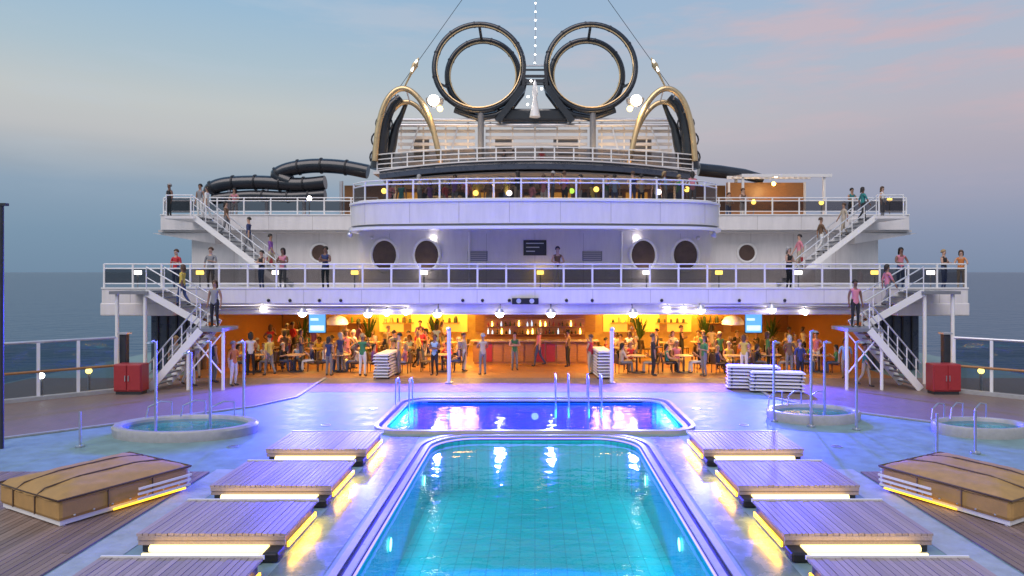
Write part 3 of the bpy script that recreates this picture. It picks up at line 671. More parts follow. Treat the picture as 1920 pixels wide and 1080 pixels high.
for s,side in ((-1,'left'),(1,'right')):
    Ys=33.2; stairs(f'upper staircase on the {side} leading to the top balcony wing',(s*16.6,Ys,D3),(s*12.2,Ys,D2+.06),1.3,15)
    Yl=26.7; stairs(f'short steel staircase on the {side} leading from balcony to landing',(s*15.2,Yl,D2),(s*12.9,Yl,2.3),1.3,7)
    stairs(f'lower steel staircase on the {side} leading from landing to deck',(s*12.4,Yl-.05-1.35,2.3),(s*14.3,Yl-.05-1.35,.05),1.3,11,(s*11.6,s*12.9,2.3))
    # platform joining the short stair with the balcony and the upper stair with its wing
    d=thing('stair_platform',f'grey platform at the head of the {side} lower stairs','platform',(s*15.8,27.4,0)); MB().box(min(s*15.1,s*16.6),max(s*15.1,s*16.6),26.6,28.32,D2-.12,D2).build('platform','grey_paint',d); 
    for q in (15.3,16.4): MB().cyl((s*q,26.8,.01),(s*q,26.8,D2-.12),.07,10).build('leg','white_trim',d,smooth=True)
    d=thing('stair_platform',f'grey platform at the head of the {side} upper stairs','platform',(s*18,34.5,D3)); MB().box(min(s*16.5,s*18.0),max(s*16.5,s*18.0),33.1,35.85,D3-.14,D3).build('platform','white_paint',d)
    for q in (16.7,17.9): MB().cyl((s*q,33.15,D3),(s*q,33.15,D3+1.0),.03,8).build('post','white_trim',d)
    MB().tube([(s*16.6,33.15,D3+1),(s*17.9,33.15,D3+1)],.03,8).build('rail','white_trim',d,smooth=True)
    for a,b_ in ((16.75,17.85),): piece('glass_panel',glass_me,d,(s*(a+b_)/2,33.15,D3+.5),(b_-a,.014,.7))
def cat(pts,n=6):
    sm=[]
    for i in range(len(pts)-1):
        for k in range(n):
            p0=pts[max(i-1,0)];p1=pts[i];p2=pts[i+1];p3=pts[min(i+2,len(pts)-1)];t_=k/n
            sm.append(.5*((2*p1)+(p2-p0)*t_+(2*p0-5*p1+4*p2-p3)*t_**2+(3*p1-p0-3*p2+p3)*t_**3))
    sm.append(pts[-1]); return sm
def flanges(pts,r,parent,step=1.25,closed=False):
    acc=0; last=Vector(pts[0])
    for i in range(1,len(pts)-1):
        p=Vector(pts[i]); acc+=(p-last).length; last=p
        if acc>=step:
            acc=0; d_=(Vector(pts[i+1])-Vector(pts[i-1])).normalized()
            MB().tube([p-d_*.05,p-d_*.012],r*1.13,14).build('flange','dark_steel',parent,smooth=True); MB().tube([p+d_*.012,p+d_*.05],r*1.13,14).build('flange','dark_steel',parent,smooth=True)
# ================================================================= top structure: screens, arches, slide loops
YT=44.0
d=thing('sun_deck_screen','white slatted screen wall on the top sun deck','screen',(0,YT,10.34))
for k in range(9):
    z=10.6+k*.42
    for a,b_ in ((-8.9,-3.9),(-3.2,3.4),(4.1,8.9)): MB().box(a,b_,YT+.3,YT+.38,z-.1,z+.1).build('slat','ceiling_panel',d)
for a,b_ in ((-7.9,-6.9),(-2.6,-1.4),(1.2,2.8),(6.2,7.6)): MB().box(a,b_,YT+.5,YT+.56,10.34,13.2).build('back_panel','grey_paint',d)
for z in (14.2,13.85): MB().tube([(-9,YT,z),(9,YT,z)],.11,10).build('pipe','silver',d,smooth=True)
for k in range(13):
    x=-8.7+k*1.45; MB().box(x-.05,x+.05,YT+.37,YT+.45,10.34,14.15).build('screen_post','white_trim',d)
for px in (902,1111):
    x=PX(px,YT); MB().cyl((x,YT-.2,10.34),(x,YT-.2,14.9),.2,12).build('column','grey_paint',d,smooth=True)
for x in (-8.7,-5.8,5.8,8.7): MB().beam((x,YT-.1,10.4),(x*.86,YT+.1,13.8),.08,.1).build('brace','silver',d)
def ringpts(c,r,n=48,tilt=0,dy=0):
    return [(c[0]+r*math.cos(2*PI*k/n),c[1]+dy*math.sin(2*PI*k/n),c[2]+r*math.sin(2*PI*k/n)) for k in range(n)]
for s,side in ((-1,'left'),(1,'right')):
    d=thing('slide_loop',f'{side} one of two big dark tube slide loops above the ship','water slide',(s*3.6,YT,14),'twin tube slide loops')
    c=P(CX+s*105,126,YT); MB().tube(ringpts(c,2.86,56,dy=.3),.19,12,closed=True).build('outer_tube','black_tube',d,smooth=True)
    MB().tube(ringpts((c.x,c.y-.2,c.z),2.70,56,dy=.3),.045,6,closed=True).build('rim','gold',d,smooth=True)  # thin gold ring stands in for the warm highlight along the tube
    c2=P(CX+s*97,143,YT+1.6); MB().tube(ringpts(c2,2.38,56),.21,12,closed=True).build('inner_tube','black_tube',d,smooth=True)
    MB().tube(ringpts((c2.x,c2.y-.2,c2.z),2.2,56),.05,6,closed=True).build('rim','gold',d,smooth=True)  # highlight of the inner tube, modelled as a gold ring
    flanges(ringpts(c,2.86,56,dy=.3),.19,d,1.5); flanges(ringpts(c2,2.38,56),.21,d,1.5)
    a=c+Vector((-s*.0,0,2.86)); b_=c2+Vector((-s*-.1,0,2.38)); MB().beam(a,b_,.16,.16).build('strut','dark_steel',d)
    for ang in (200,340):
        q=R(ang); MB().beam(c+Vector((2.86*math.cos(q),0,2.86*math.sin(q))),c2+Vector((2.38*math.cos(q),0,2.38*math.sin(q))),.12,.12).build('strut','dark_steel',d)
    # cradle under the loop
    MB().tube([P(CX+s*20,148,YT),P(CX+s*26,176,YT),P(CX+s*44,200,YT),P(CX+s*72,216,YT),P(CX+s*105,222,YT),P(CX+s*150,205,YT)],.24,10).build('cradle_tube','black_tube',d,smooth=True)
# hub between the loops
d=thing('slide_tower','dark slide tower with rungs standing between the loops','tower',(0,YT,10.34))
for s in (-1,1):
    MB().beam(P(CX+s*19,120,YT-.4),P(CX+s*22,165,YT-.4),.18,.18).build('leg','dark_steel',d); MB().beam(P(CX+s*22,165,YT-.4),P(CX+s*70,228,YT-.4),.4,.4).build('leg','black_tube',d)
for py,hh in ((123,.08),(131,.1),(143,.16),(152,.22),(158,.1)): MB().beam(P(CX-22,py,YT-.4),P(CX+22,py,YT-.4),.12,hh).build('rung','dark_steel' if py>130 else 'silver',d)
MB().prism([(P(CX-72,0,YT).x,YT-.2),(P(CX+72,0,YT).x,YT-.2),(1.6,YT+2),(-1.6,YT+2)],P(0,228,YT).z,P(0,204,YT).z).build('hopper','black_tube',d,bevel=.15)
MB().lathe([(.001,0),(.35,.0),(.25,.5),(.12,1.2),(.2,1.6),(.1,2.2),(.001,2.4)],(0,YT-.7,P(0,224,YT).z),14).build('white_fin','white_trim',d,smooth=True)
for k in range(4): MB().sphere((rnd.uniform(-.5,.5),YT-.8,15.0+k*.5),.07,8,6).build('marker_light','lamp_white',d,smooth=True)
for s,side in ((-1,'left'),(1,'right')):
    YA=40.6
    d=thing('silver_arch',f'tall silver arch on the {side} side of the top deck','arch',(s*7.6,YA,10.34),'silver arches flanking the slide loops')
    pts=[]
    for px,py in ((178,302),(186,262),(196,225),(210,195),(228,174),(246,166),(264,172),(280,192),(291,225),(297,262),(300,302)): pts.append(P(CX+s*px,py,YA))
    sm=[]
    for i in range(len(pts)-1):
        for k in range(4):
            p0=pts[max(i-1,0)];p1=pts[i];p2=pts[i+1];p3=pts[min(i+2,len(pts)-1)];t_=k/4
            sm.append(.5*((2*p1)+(p2-p0)*t_+(2*p0-5*p1+4*p2-p3)*t_**2+(3*p1-p0-3*p2+p3)*t_**3))
    sm.append(pts[-1])
    MB().tube(sm,.17,10).build('arch_tube','gold',d,smooth=True)
    MB().tube([p+Vector((0,1.2,-.5)) for p in sm],.15,10).build('arch_tube','gold',d,smooth=True)
    for k in range(4,len(sm)-3,5): MB().beam(sm[k],sm[k]+Vector((0,1.2,-.5)),.07,.07).build('cross_bar','silver',d)
    # dark slide tubes wound inside the arch
    w=thing('dark_slide',f'black enclosed slide tube coiled inside the {side} arch','water slide',(s*8,YA+.8,10.34),'black slide tubes inside the arches')
    tb=[P(CX+s*x_,y_,YA+.9) for x_,y_ in ((252,182),(268,196),(280,222),(287,255),(290,285),(294,318))]
    MB().tube(tb,[.22,.3,.36,.44,.48,.5],12).build('tube','black_tube',w,smooth=True)
    tb=[P(CX+s*x_,y_,YA+1.4) for x_,y_ in ((240,190),(250,215),(262,240),(268,270),(276,300),(280,318))]
    MB().tube(tb,[.12,.16,.25,.3,.34,.36],12).build('tube','black_tube',w,smooth=True)
    for x_,y_ in ((283,232),(291,262),(294,295)):
        MB().tube(ringpts(P(CX+s*x_,y_,YA+.8),.5,16),.05,6,closed=True).build('flange','dark_steel',w,smooth=True)
    # flame-shaped mast and flood lamp
    w=thing('torch_mast',f'slanting silver mast on top of the {side} arch','mast',tuple(P(CX+s*246,166,YA)),'slanting masts on the arches')
    a=P(CX+s*246,166,YA); b_=P(CX+s*218,108,YA); MB().tube([a,a.lerp(b_,.45),a.lerp(b_,.75),b_],[.05,.07,.2,.02],8).build('mast','gold',w,smooth=True)
    MB().tube([a.lerp(b_,.55)+Vector((0,-.12,0)),a.lerp(b_,.9)+Vector((0,-.1,0))],.05,6).build('light_tube','lamp_white',w)
    w=thing('flood_lamp',f'bright round flood lamp beside the {side} arch','lamp',tuple(P(CX+s*190,188,YA-.3)),'flood lamps beside the arches')
    p=P(CX+s*190,188,YA-.3); MB().sphere(p,.33,16,10,(1,.6,1)).build('lens','lamp_flood',w,smooth=True); MB().lathe([(.2,0),(.5,.25),(.55,.5),(.3,.6)],(p.x,p.y+.5,p.z-.3),14).build('housing','silver',w,smooth=True)
    p2=P(CX+s*178,204,YA-.3); MB().sphere(p2,.17,12,8).build('amber_lens','lamp_amber',w,smooth=True)
    light('flood_light','SPOT',p+Vector((0,-.6,.1)),260,(1,.72,.36),w,spot=120).rotation_euler=(R(20),0,0)
# light string mast and guy wires
d=thing('light_string','string of small white lights rising above the slide tower','light string',tuple(P(CX,122,YT)))
MB().cyl(P(CX,124,YT),P(CX+3,-90,YT),.02,5).build('wire','silver',d)
for k in range(14): MB().sphere(P(CX+.2*k,118-16*k,YT),.05,8,6).build('bulb','lamp_white',d,smooth=True)
for s,side in ((-1,'left'),(1,'right')):
    d=thing('guy_wire',f'thin guy wire running up from the {side} arch','wire',tuple(P(CX+s*246,166,42)),'guy wires above the arches')
    MB().cyl(P(CX+s*262,175,42),P(CX+s*30,-150,YT),.018,5).build('wire','dark_steel',d)
# bulky black slide tubes on the left, cabana on the right
d=thing('black_slide','thick black slide tube curving over the left wing of the ship','water slide',(-12,41,D3))
TS1=cat([P(690,322,42),P(640,313,42),P(585,311,42),P(540,318,42),P(520,330,42),P(545,342,42)]); MB().tube(TS1,.44,14).build('tube','black_tube',d,smooth=True)
TS2=cat([P(610,342,42),P(560,346,42),P(490,342,42),P(430,344,42),P(400,352,42),P(394,364,42)]); MB().tube(TS2,.43,14).build('tube','black_tube',d,smooth=True)
TS3=cat([P(400,373,42),P(470,367,42),P(540,369,42),P(610,365,42)]); MB().tube(TS3,.34,12).build('tube','black_tube',d,smooth=True)
flanges(TS1,.44,d); flanges(TS2,.43,d); flanges(TS3,.34,d)
for px in (430,500,570,640): MB().cyl((PX(px,42),42,D3),(PX(px,42),42,P(0,340,42).z),.12,8).build('support','silver',d,smooth=True)
d=thing('dark_slide','short black slide tube emerging right of the canopy','water slide',(12,41,D3)); MB().tube([P(1310,318,42),P(1350,322,42),P(1395,327,42),P(1430,336,42)],[.4,.4,.34,.3],12).build('tube','black_tube',d,smooth=True); MB().cyl((PX(1380,42),42,D3),(PX(1380,42),42,P(0,330,42).z),.1,8).build('support','silver',d)
d=thing('cabana','open cabana with white louvred roof on the right wing','cabana',(PX(1455,41),41,D3))
xa,xb=PX(1378,40),PX(1532,40); zt=P(0,335,40).z
for k in range(15):
    x=xa+(xb-xa)*k/14; MB().beam((x,38.8,zt+.05),(x+.35,41.6,zt+.35),.16,.03).build('louvre','white_trim',d)
MB().beam((xa,38.7,zt),(xb+.3,38.7,zt),.1,.18).build('beam','white_trim',d); MB().beam((xa,41.7,zt+.3),(xb+.3,41.7,zt+.3),.1,.18).build('beam','white_trim',d)
for x in (xa+.1,xb-.1):
    for y in (38.8,41.6): MB().box(x-.06,x+.06,y-.06,y+.06,D3,zt).build('post','white_trim',d)
MB().box(xa,xb,41.75,41.85,D3,zt).build('back_screen','wood_warm',d)
MB().sphere(((xa+xb)/2,40.4,zt-.25),.12,10,8).build('lamp','lamp_amber',d,smooth=True); light('cabana_light','POINT',((xa+xb)/2,40.2,zt-.4),90,(1,.62,.25),d)
# ================================================================= lamps
big=[(567,587),(690,588),(820,588),(937,588),(1033,588),(1187,588),(1314,581),(1447,580)]
for i,(px,py) in enumerate(big):
    Y=Y2-.25; p=P(px,py,Y); d=thing('flood_globe',f'{ORD[i]} large white globe lamp from the left along the lower balcony edge','lamp',tuple(p),'white globe lamps under the balcony')
    MB().sphere(p,.17,16,10).build('globe','lamp_white',d,smooth=True); MB().tube([p+Vector((0,.12,.1)),p+Vector((0,.25,.3)),p+Vector((0,.4,.4))],.03,6).build('bracket','grey_paint',d,smooth=True)
    MB().lathe([(.001,.22),(.1,.2),(.2,.05),(.19,.03)],(p.x,p.y,p.z),14).build('shade','silver',d,smooth=True)
    l=light('flood_light','SPOT',p+Vector((0,-.25,-.05)),7000,(.045,.05,1),d,spot=110,radius=.12); aim(l,(p.x*.9,20.5,0))
for px,py in ((493,579),(725,588),(761,586),(1252,580),(1282,580),(1510,586)):
    Y=Y2+.1; p=P(px,py,Y); k=['leftmost','second','third','fourth','fifth','rightmost'][[493,725,761,1252,1282,1510].index(px)]
    d=thing('small_globe',f'{k} of the six small white globe lamps under the balcony','lamp',tuple(p),'small globe lamps under the balcony'); MB().sphere(p,.11,12,8).build('globe','lamp_white',d,smooth=True); MB().cyl(p+Vector((0,0,.1)),p+Vector((0,.1,.3)),.025,6).build('bracket','grey_paint',d)
amb=[258,375,517,665,795,1013,1212,1348,1497,1640,1745]
for i,px in enumerate(amb):
    Y=30.6; p=P(px,511,Y); d=thing('glow_stand',f'{ORD[i]} glowing box from the left behind the lower railing, imitating a lamp reflection','lamp',(p.x,p.y,D2),'glowing boxes imitating lamp reflections behind the lower railing')  # emissive boxes on stems imitate ceiling lamps reflected in the glass
    MB().cyl((p.x,Y,D2+.01),(p.x,Y,p.z-.08),.03,8).build('stem','grey_paint',d); MB().box(p.x-.15,p.x+.15,Y-.08,Y+.08,p.z-.09,p.z+.09).build('glow_head','lamp_amber' if i%2 else 'lamp_white',d,bevel=.02)
up=[(580,372,'lamp_white'),(720,358,'lamp_amber'),(892,362,'lamp_amber'),(955,362,'lamp_white'),(1072,358,'lamp_green'),(1118,355,'lamp_amber'),(1235,360,'lamp_white'),(1288,355,'lamp_amber'),(1413,379,'lamp_amber'),(1540,380,'lamp_amber'),(1668,374,'lamp_amber')]
for i,(px,py,mm) in enumerate(up):
    Y=32 if 640<px<1370 else 37.5; p=P(px,py,Y); c_={'lamp_white':'white','lamp_amber':'amber','lamp_green':'green'}[mm]
    d=thing('glow_stand',f'{ORD[i]} {c_} lamp from the left behind the upper railing','lamp',(p.x,p.y,D3),'small lit lamps behind the upper railing')
    MB().cyl((p.x,Y,D3),(p.x,Y,p.z-.1),.03,8).build('stem','grey_paint',d); MB().sphere(p,.13,12,8).build('glow_head',mm,d,smooth=True)
# warm bar ceiling lights (lit panels in the ceiling)
for i,x in enumerate((-11.5,-7.6,-3.6,3.6,7.6,11.5)):
    for j,(y,dep) in enumerate(((31.0,'front'),(35.8,'back'))):
        d=thing('ceiling_panel_light',f'{ORD[i]} {dep} glowing yellow ceiling panel from the left inside the bar','ceiling light',(x,y,2.64),'glowing ceiling panels in the bar')
        MB().box(x-.9,x+.9,y-.5,y+.5,2.61,2.655).build('diffuser','glow_yellow',d); MB().box(x-.95,x+.95,y-.55,y-.5,2.6,2.656).build('frame','wood_warm',d)
        light('bar_light','AREA',(x,y,2.56),230 if abs(x)<11 else 90,(1,.5,.1),d,1.8,sizey=1)
for x in (-6,0,6): light('lounge_light','AREA',(x,39.6,9.5),170,(1,.62,.28),SH,2.0,sizey=1)
for x in (-5,5): light('sun_deck_light','AREA',(x,41.2,10.8),150,(1,.62,.25),SH,3,sizey=.4).rotation_euler=(R(75),0,0)
for k in range(9):
    x=-10.6+k*2.65
    if abs(x)<2.8: continue
    MB().box(x-.9,x+.9,39.5,39.88,1.42,1.46).build('wall_shelf','wood_warm',SH)
    for q in range(5):
        xx=x-.75+q*.36; r_=rnd.uniform(.06,.13); hh=rnd.uniform(.16,.42)
        MB().lathe([(.001,0),(r_,0),(r_*.9,hh*.7),(r_*.4,hh),(.001,hh)],(xx,39.7,1.46),9).build('jar',rnd.choice(['dark_steel','wicker','leaf','table_top']),SH,smooth=True)
for k in range(8):
    x=-13.2+k*3.75+(.4 if k>3 else 0); t_=thing('potted_plant',f'{ORD[k]} tall potted plant from the left along the back of the bar','plant',(x,38.9,.012),'potted plants in the bar')
    MB().lathe([(.001,0),(.2,0),(.26,.5),(.22,.52),(.001,.48)],(x,38.9,.012),14).build('pot','dark_steel',t_,smooth=True)
    lf=MB()
    for q in range(46):
        a=rnd.uniform(0,2*PI); r_=rnd.uniform(.25,.7); z=rnd.uniform(.8,2.1); b0=Vector((x,38.9,.5)); tip=Vector((x+r_*math.cos(a),38.9+r_*math.sin(a)*.8,z)); md=b0.lerp(tip,.6)+Vector((0,0,.15)); sd=Vector((-math.sin(a),math.cos(a),0))*.05
        lf.add([b0,md+sd,tip,md-sd],[(0,1,2,3)])
    lf.build('foliage','leaf',t_)
for i,x in enumerate((-9.5,-5.5,5.5,9.5)):
    d=thing('wall_washer',f'{ORD[i]} long yellow wall washer from the left at the back of the bar','wall light',(x,39.3,2.5),'yellow wall washers in the bar'); MB().box(x-1.7,x+1.7,39.25,39.35,2.5,2.58).build('housing','glow_yellow',d)
    l=light('bar_light','AREA',(x,39.0,2.45),110,(1,.6,.05),d,3.2,sizey=.3); l.rotation_euler=(R(50),0,0)
# menu screens
for px,l in ((595,'left'),(1413,'right')):
    Y=30.2; p=P(px,606,Y); d=thing('menu_screen',f'blue lit menu screen hanging on the {l} side of the bar','screen',tuple(p),'blue menu screens in the bar')
    MB().box(p.x-.4,p.x+.4,Y,Y+.08,p.z-.45,p.z+.45).build('case','black_plastic',d,bevel=.02); MB().box(p.x-.36,p.x+.36,Y-.01,Y-.003,p.z-.41,p.z+.41).build('display','screen_blue',d)
    MB().box(p.x-.3,p.x+.3,Y-.018,Y-.011,p.z-.32,p.z-.1).build('display_row','screen_pale',d); MB().box(p.x-.3,p.x+.05,Y-.018,Y-.011,p.z+.12,p.z+.22).build('display_row','screen_pale',d)
    MB().cyl((p.x,Y+.04,p.z+.45),(p.x,Y+.04,2.66),.03,8).build('hanger','black_plastic',d)
# speaker pair under balcony
x=PX(985,Y2-.15); z=P(0,565,Y2-.15).z; d=thing('speaker_box','black twin speaker mounted on the middle of the balcony front','speaker',(x,Y2-.15,z)); MB().box(x-.55,x+.55,Y2-.3,Y2-.08,z-.12,z+.14).build('case','black_plastic',d,bevel=.02)
for q in (-.27,.27):
    m_=MB(); m_.lathe([(.1,0),(.1,.02),(.05,.01),(.001,.02)],(0,0,0),16); m_.v=[(x+q+v[0],Y2-.3-v[2],z+.02+v[1]) for v in m_.v]; m_.build('cone','silver',d,smooth=True)
# ================================================================= bar furniture
NUM=ORD+['thirteenth','fourteenth','fifteenth','sixteenth','seventeenth','eighteenth','nineteenth','twentieth','twenty-first','twenty-second']
d=thing('bar_counter','wooden bar counter with shelves in the middle of the bar','bar',(0,33.4,0))
MB().box(-2.9,2.9,32.6,33.0,.012,1.08).build('counter_front','wood_warm',d)
for k in range(12):
    x=-2.75+k*.5; MB().box(x-.21,x+.21,32.56,32.6,.12,.98).build('front_panel','red_panel' if k in (1,6,7) else 'wood_warm',d,bevel=.01)
MB().box(-3.05,3.05,32.4,33.1,1.08,1.14).build('counter_top','table_top',d,bevel=.015)
MB().box(-2.6,2.6,35.3,35.6,.012,2.3).build('back_unit','wood_warm',d)
for z in (1.2,1.6,2.0): MB().box(-2.5,2.5,34.95,35.3,z-.02,z+.02).build('shelf','wood_warm',d)
for k in range(44):
    x=-2.4+ (k%22)*.225+rnd.uniform(-.03,.03); z=(1.22,1.62)[k//22]; h_=rnd.uniform(.18,.3)
    o=MB().lathe([(.001,0),(.04,0),(.04,h_*.6),(.014,h_*.75),(.014,h_),(.001,h_)],(x,35.1,z),8).build('bottle',rnd.choice(['leaf','wood_warm','screen_pale','lamp_amber','dark_glass','red_panel']),smooth=True)
    tag(o,f'small bottle, {NUM[k%22]} from the left on the {("lower","upper")[k//22]} bar shelf','bottle','bottles on the bar shelves')
# pendant shades over the counter ends
for px,l in ((1374,'right'),(632,'left')):
    Y=31.5; p=P(px,600,Y); q=thing('dome_shade',f'large white dome shade hanging on the {l} of the bar','lamp shade',tuple(p),'white dome shades in the bar'); MB().lathe([(.5,-.2),(.48,-.05),(.35,.12),(.1,.22),(.001,.23)],p,20).build('shade','white_trim',q,smooth=True); MB().cyl(p+Vector((0,0,.22)),(p.x,p.y,2.66),.02,6).build('cord','black_plastic',q)
# loungers stacked
def lounger_stack(x,y,rz,n,lab):
    d=thing('lounger_stack_base','','',(x,y,0))
    return d
def lounger():
    r=thing('sun_lounger','','lounger')
    MB().box(-.32,.32,-.95,.95,.0,.035).build('frame','white_trim',r,bevel=.01)
    MB().box(-.29,.29,-.9,.9,.037,.065).build('sling','lounger_fabric',r,bevel=.01)
    for a in (-.3,.3):
        for b_ in (-.8,.8): MB().box(a-.025,a+.025,b_-.03,b_+.03,-.06,0).build('leg','dark_steel',r)
    return r
lp0=lounger(); used=[False]
def put(x,y,z,rz,lab,grp):
    if not used[0]: used[0]=True; o=lp0; o.location=(x,y,z); o.rotation_euler=(0,0,rz); o['label']=lab; o['group']=grp
    else: dup(lp0,(x,y,z),rz,lab,grp)
HT=['lowest','second','third','fourth','fifth','sixth','seventh','eighth','topmost']
def stack(px,Y,n,rz,where,dz=.125):
    x=PX(px,Y)
    for k in range(n):
        lv='topmost' if k==n-1 else ('lowest' if k==0 else ORD[k]+' from the bottom')
        put(x+rnd.uniform(-.03,.03),Y+rnd.uniform(-.03,.03),.08+dz*k,rz+rnd.uniform(-.02,.02),f'{lv} white lounger of the stack {where}','sun loungers in '+where)
stack(1412,25.6,7,R(80),'on the deck right of the bar'); stack(1455,25.0,6,R(80),'nearest the right stairs'); stack(1128,28.9,9,R(4),'just right of the bar centre'); stack(726,28.9,8,R(-4),'just left of the bar centre')
# tables and chairs
def make_table():
    r=thing('bar_table','','table'); MB().lathe([(.001,.72),(.4,.72),(.42,.74),(.4,.76),(.001,.76)],(0,0,0),20).build('table_top','table_top',r,smooth=True); MB().cyl((0,0,.02),(0,0,.72),.035,10).build('pedestal','dark_steel',r,smooth=True); MB().lathe([(.001,.0),(.25,0),(.24,.03),(.001,.05)],(0,0,0),16).build('foot','dark_steel',r,smooth=True); return r
def make_chair():
    r=thing('bar_chair','','chair'); MB().box(-.23,.23,-.23,.23,.41,.46).build('seat','wicker',r,bevel=.02)
    MB().add([(-.23,.2,.46),(.23,.2,.46),(.23,.25,.46),(-.23,.25,.46),(-.21,.27,.88),(.21,.27,.88),(.21,.31,.88),(-.21,.31,.88)],[(3,2,1,0),(4,5,6,7),(0,1,5,4),(1,2,6,5),(2,3,7,6),(3,0,4,7)]).build('backrest','wicker',r,bevel=.015)
    for a in (-.2,.2):
        for b_ in (-.2,.2): MB().cyl((a,b_,0),(a*.95,b_*.95,.42),.018,6).build('leg','dark_steel',r)
    return r
T0=make_table(); C0=make_chair(); tu=[0]; cu=[0]
# ================================================================= people
TOPS={'red':(.5,.03,.04),'white':(.72,.7,.66),'black':(.02,.02,.022),'navy':(.03,.045,.13),'teal':(.03,.22,.22),'orange':(.6,.2,.05),'grey':(.25,.25,.26),'green':(.05,.2,.08),'pink':(.62,.22,.28),'light blue':(.3,.45,.62),'purple':(.2,.07,.3),'yellow':(.6,.45,.08),'beige':(.5,.42,.32),'brown':(.16,.09,.05)}
BOTS={'black':(.02,.02,.022),'blue':(.06,.09,.2),'beige':(.42,.35,.26),'white':(.68,.67,.64),'grey':(.2,.2,.21)}
for k,c in TOPS.items(): mat('top_'+k.replace(' ','_'),c,.8)
for k,c in BOTS.items(): mat('bottom_'+k,c,.8)
SK=[mat('skin_a',(.52,.31,.22),.5),mat('skin_b',(.36,.2,.13),.5),mat('skin_c',(.2,.1,.065),.5)]
HR=[mat('hair_dark',(.02,.014,.01),.6),mat('hair_brown',(.09,.045,.022),.6),mat('hair_fair',(.36,.24,.11),.6),mat('hair_grey',(.35,.34,.33),.6)]
mat('shoe',(.05,.045,.045),.6); mat('eye',(.02,.015,.012),.3)
def body(pose):
    # joints: name -> (pos, radius, material tag);   facing -Y
    J={}; E_=[]
    sit=pose.startswith('sit')
    pz=.5 if sit else .95
    def j(n,x,y,z,r,par=None,tg=1):
        J[n]=(Vector((x,y,z)),r,tg)
        if par: E_.append((par,n,tg))
    lean=-.05 if pose in('sit_b','lean') else 0.02
    j('pelvis',0,0,pz,.135,None,1); j('waist',0,lean*.3,pz+.18,.118,'pelvis',1); j('chest',0,lean*.8,pz+.38,.135,'waist',1); j('neck',0,lean,pz+.54,.055,'chest',0); j('jaw',0,lean-.015,pz+.62,.075,'neck',0); j('skull',0,lean-.005,pz+.71,.092,'jaw',0); j('crown',0,lean+.005,pz+.78,.06,'skull',0)
    j('nose',0,lean-.105,pz+.665,.012,'skull',0)
    for s in (-1,1):
        n='l' if s<0 else 'r'
        j('sh'+n,s*.175,lean*.8,pz+.44,.062,'chest',1)
        if pose=='stand_a': el=(s*.235,.03,pz+.17); wr=(s*.25,-.03,pz-.07)
        elif pose=='stand_b': el=(s*.25,.0,pz+.18); wr=(s*.1,-.24,pz+.24) if s>0 else (s*.25,-.02,pz-.06)
        elif pose=='lean': el=(s*.26,-.12,pz+.2); wr=(s*.12,-.33,pz+.16)
        elif pose=='walk': el=(s*.23,.1*s,pz+.17); wr=(s*.22,.16*s-.06,pz-.04)
        elif pose=='sit_a': el=(s*.24,-.06,pz+.2); wr=(s*.15,-.28,pz+.16)
        elif pose=='stand_c': el=(s*.25,-.05,pz+.2); wr=(-s*.04,-.2,pz+.25+.03*s)
        elif pose=='stand_d': el=(s*.33,.03,pz+.22) if s>0 else (s*.26,-.12,pz+.24); wr=(s*.16,-.06,pz+.05) if s>0 else (s*.16,-.22,pz+.52)
        elif pose=='sit_c': el=(s*.23,.05,pz+.2); wr=(s*.17,-.2,pz+.08)
        else: el=(s*.27,-.1,pz+.22); wr=(s*.06,-.27,pz+.36) if s>0 else (s*.16,-.32,pz+.27)
        j('el'+n,*el,.043,'sh'+n,1 if pose in('stand_b','walk','sit_b') else 0); j('wr'+n,*wr,.03,'el'+n,0)
        d=(Vector(wr)-Vector(el)).normalized(); side=Vector((1,0,0))-d*d.x; side=side.normalized() if side.length>.2 else Vector((0,1,0)); w=Vector(wr)
        hp=w+d*.07; j('palm'+n,*hp,.032,'wr'+n,0)
        for q in range(4):
            fp=hp+d*(.075+.012*(1-abs(q-1.4)))+side*(.018*(q-1.5))+Vector((0,0,-.01)); j(f'f{q}{n}',*fp,.009,'palm'+n,0)
        tp=w+d*.06-side*.045*s; j('th'+n,*tp,.01,'palm'+n,0)
        j('hip'+n,s*.09,0,pz-.04,.1,'pelvis',2)
        if sit: kn=(s*.12,-.42,pz+.0); an=(s*.12,-.4 if s>0 else -.46,.1); 
        elif pose=='walk': kn=(s*.1,-.12 if s>0 else .05,.5); an=(s*.1,-.16 if s>0 else .28,.09 if s>0 else .16)
        else: kn=(s*.1,-.02,.5); an=(s*.11,.03,.09)
        j('kn'+n,*kn,.064,'hip'+n,2); j('an'+n,*an,.042,'kn'+n,2); j('he'+n,an[0],an[1]+.02,max(.04,an[2]-.05),.038,'an'+n,3); j('to'+n,an[0]+s*.02,an[1]-.17,max(.035,an[2]-.055),.034,'he'+n,3)
    names=list(J); me=bpy.data.meshes.new('skeleton'); me.from_pydata([J[n][0] for n in names],[(names.index(a),names.index(b_)) for a,b_,_ in E_],[])
    o=bpy.data.objects.new('skeleton',me); C.objects.link(o); sk=o.modifiers.new('skin','SKIN'); sk.use_smooth_shade=True
    for i,n in enumerate(names):
        sv=me.skin_vertices[0].data[i]; sv.radius=(J[n][1],J[n][1]*(.8 if n in('waist','chest','pelvis') else 1)); sv.use_root=(n=='pelvis')
    ss=o.modifiers.new('sub','SUBSURF'); ss.levels=1; ss.render_levels=1
    dg=bpy.context.evaluated_depsgraph_get(); ev=o.evaluated_get(dg); out=bpy.data.meshes.new_from_object(ev); out.name='person_'+pose
    bpy.data.objects.remove(o); bpy.data.meshes.remove(me)
    out.materials.clear()
    for k in range(4): out.materials.append(SK[0])
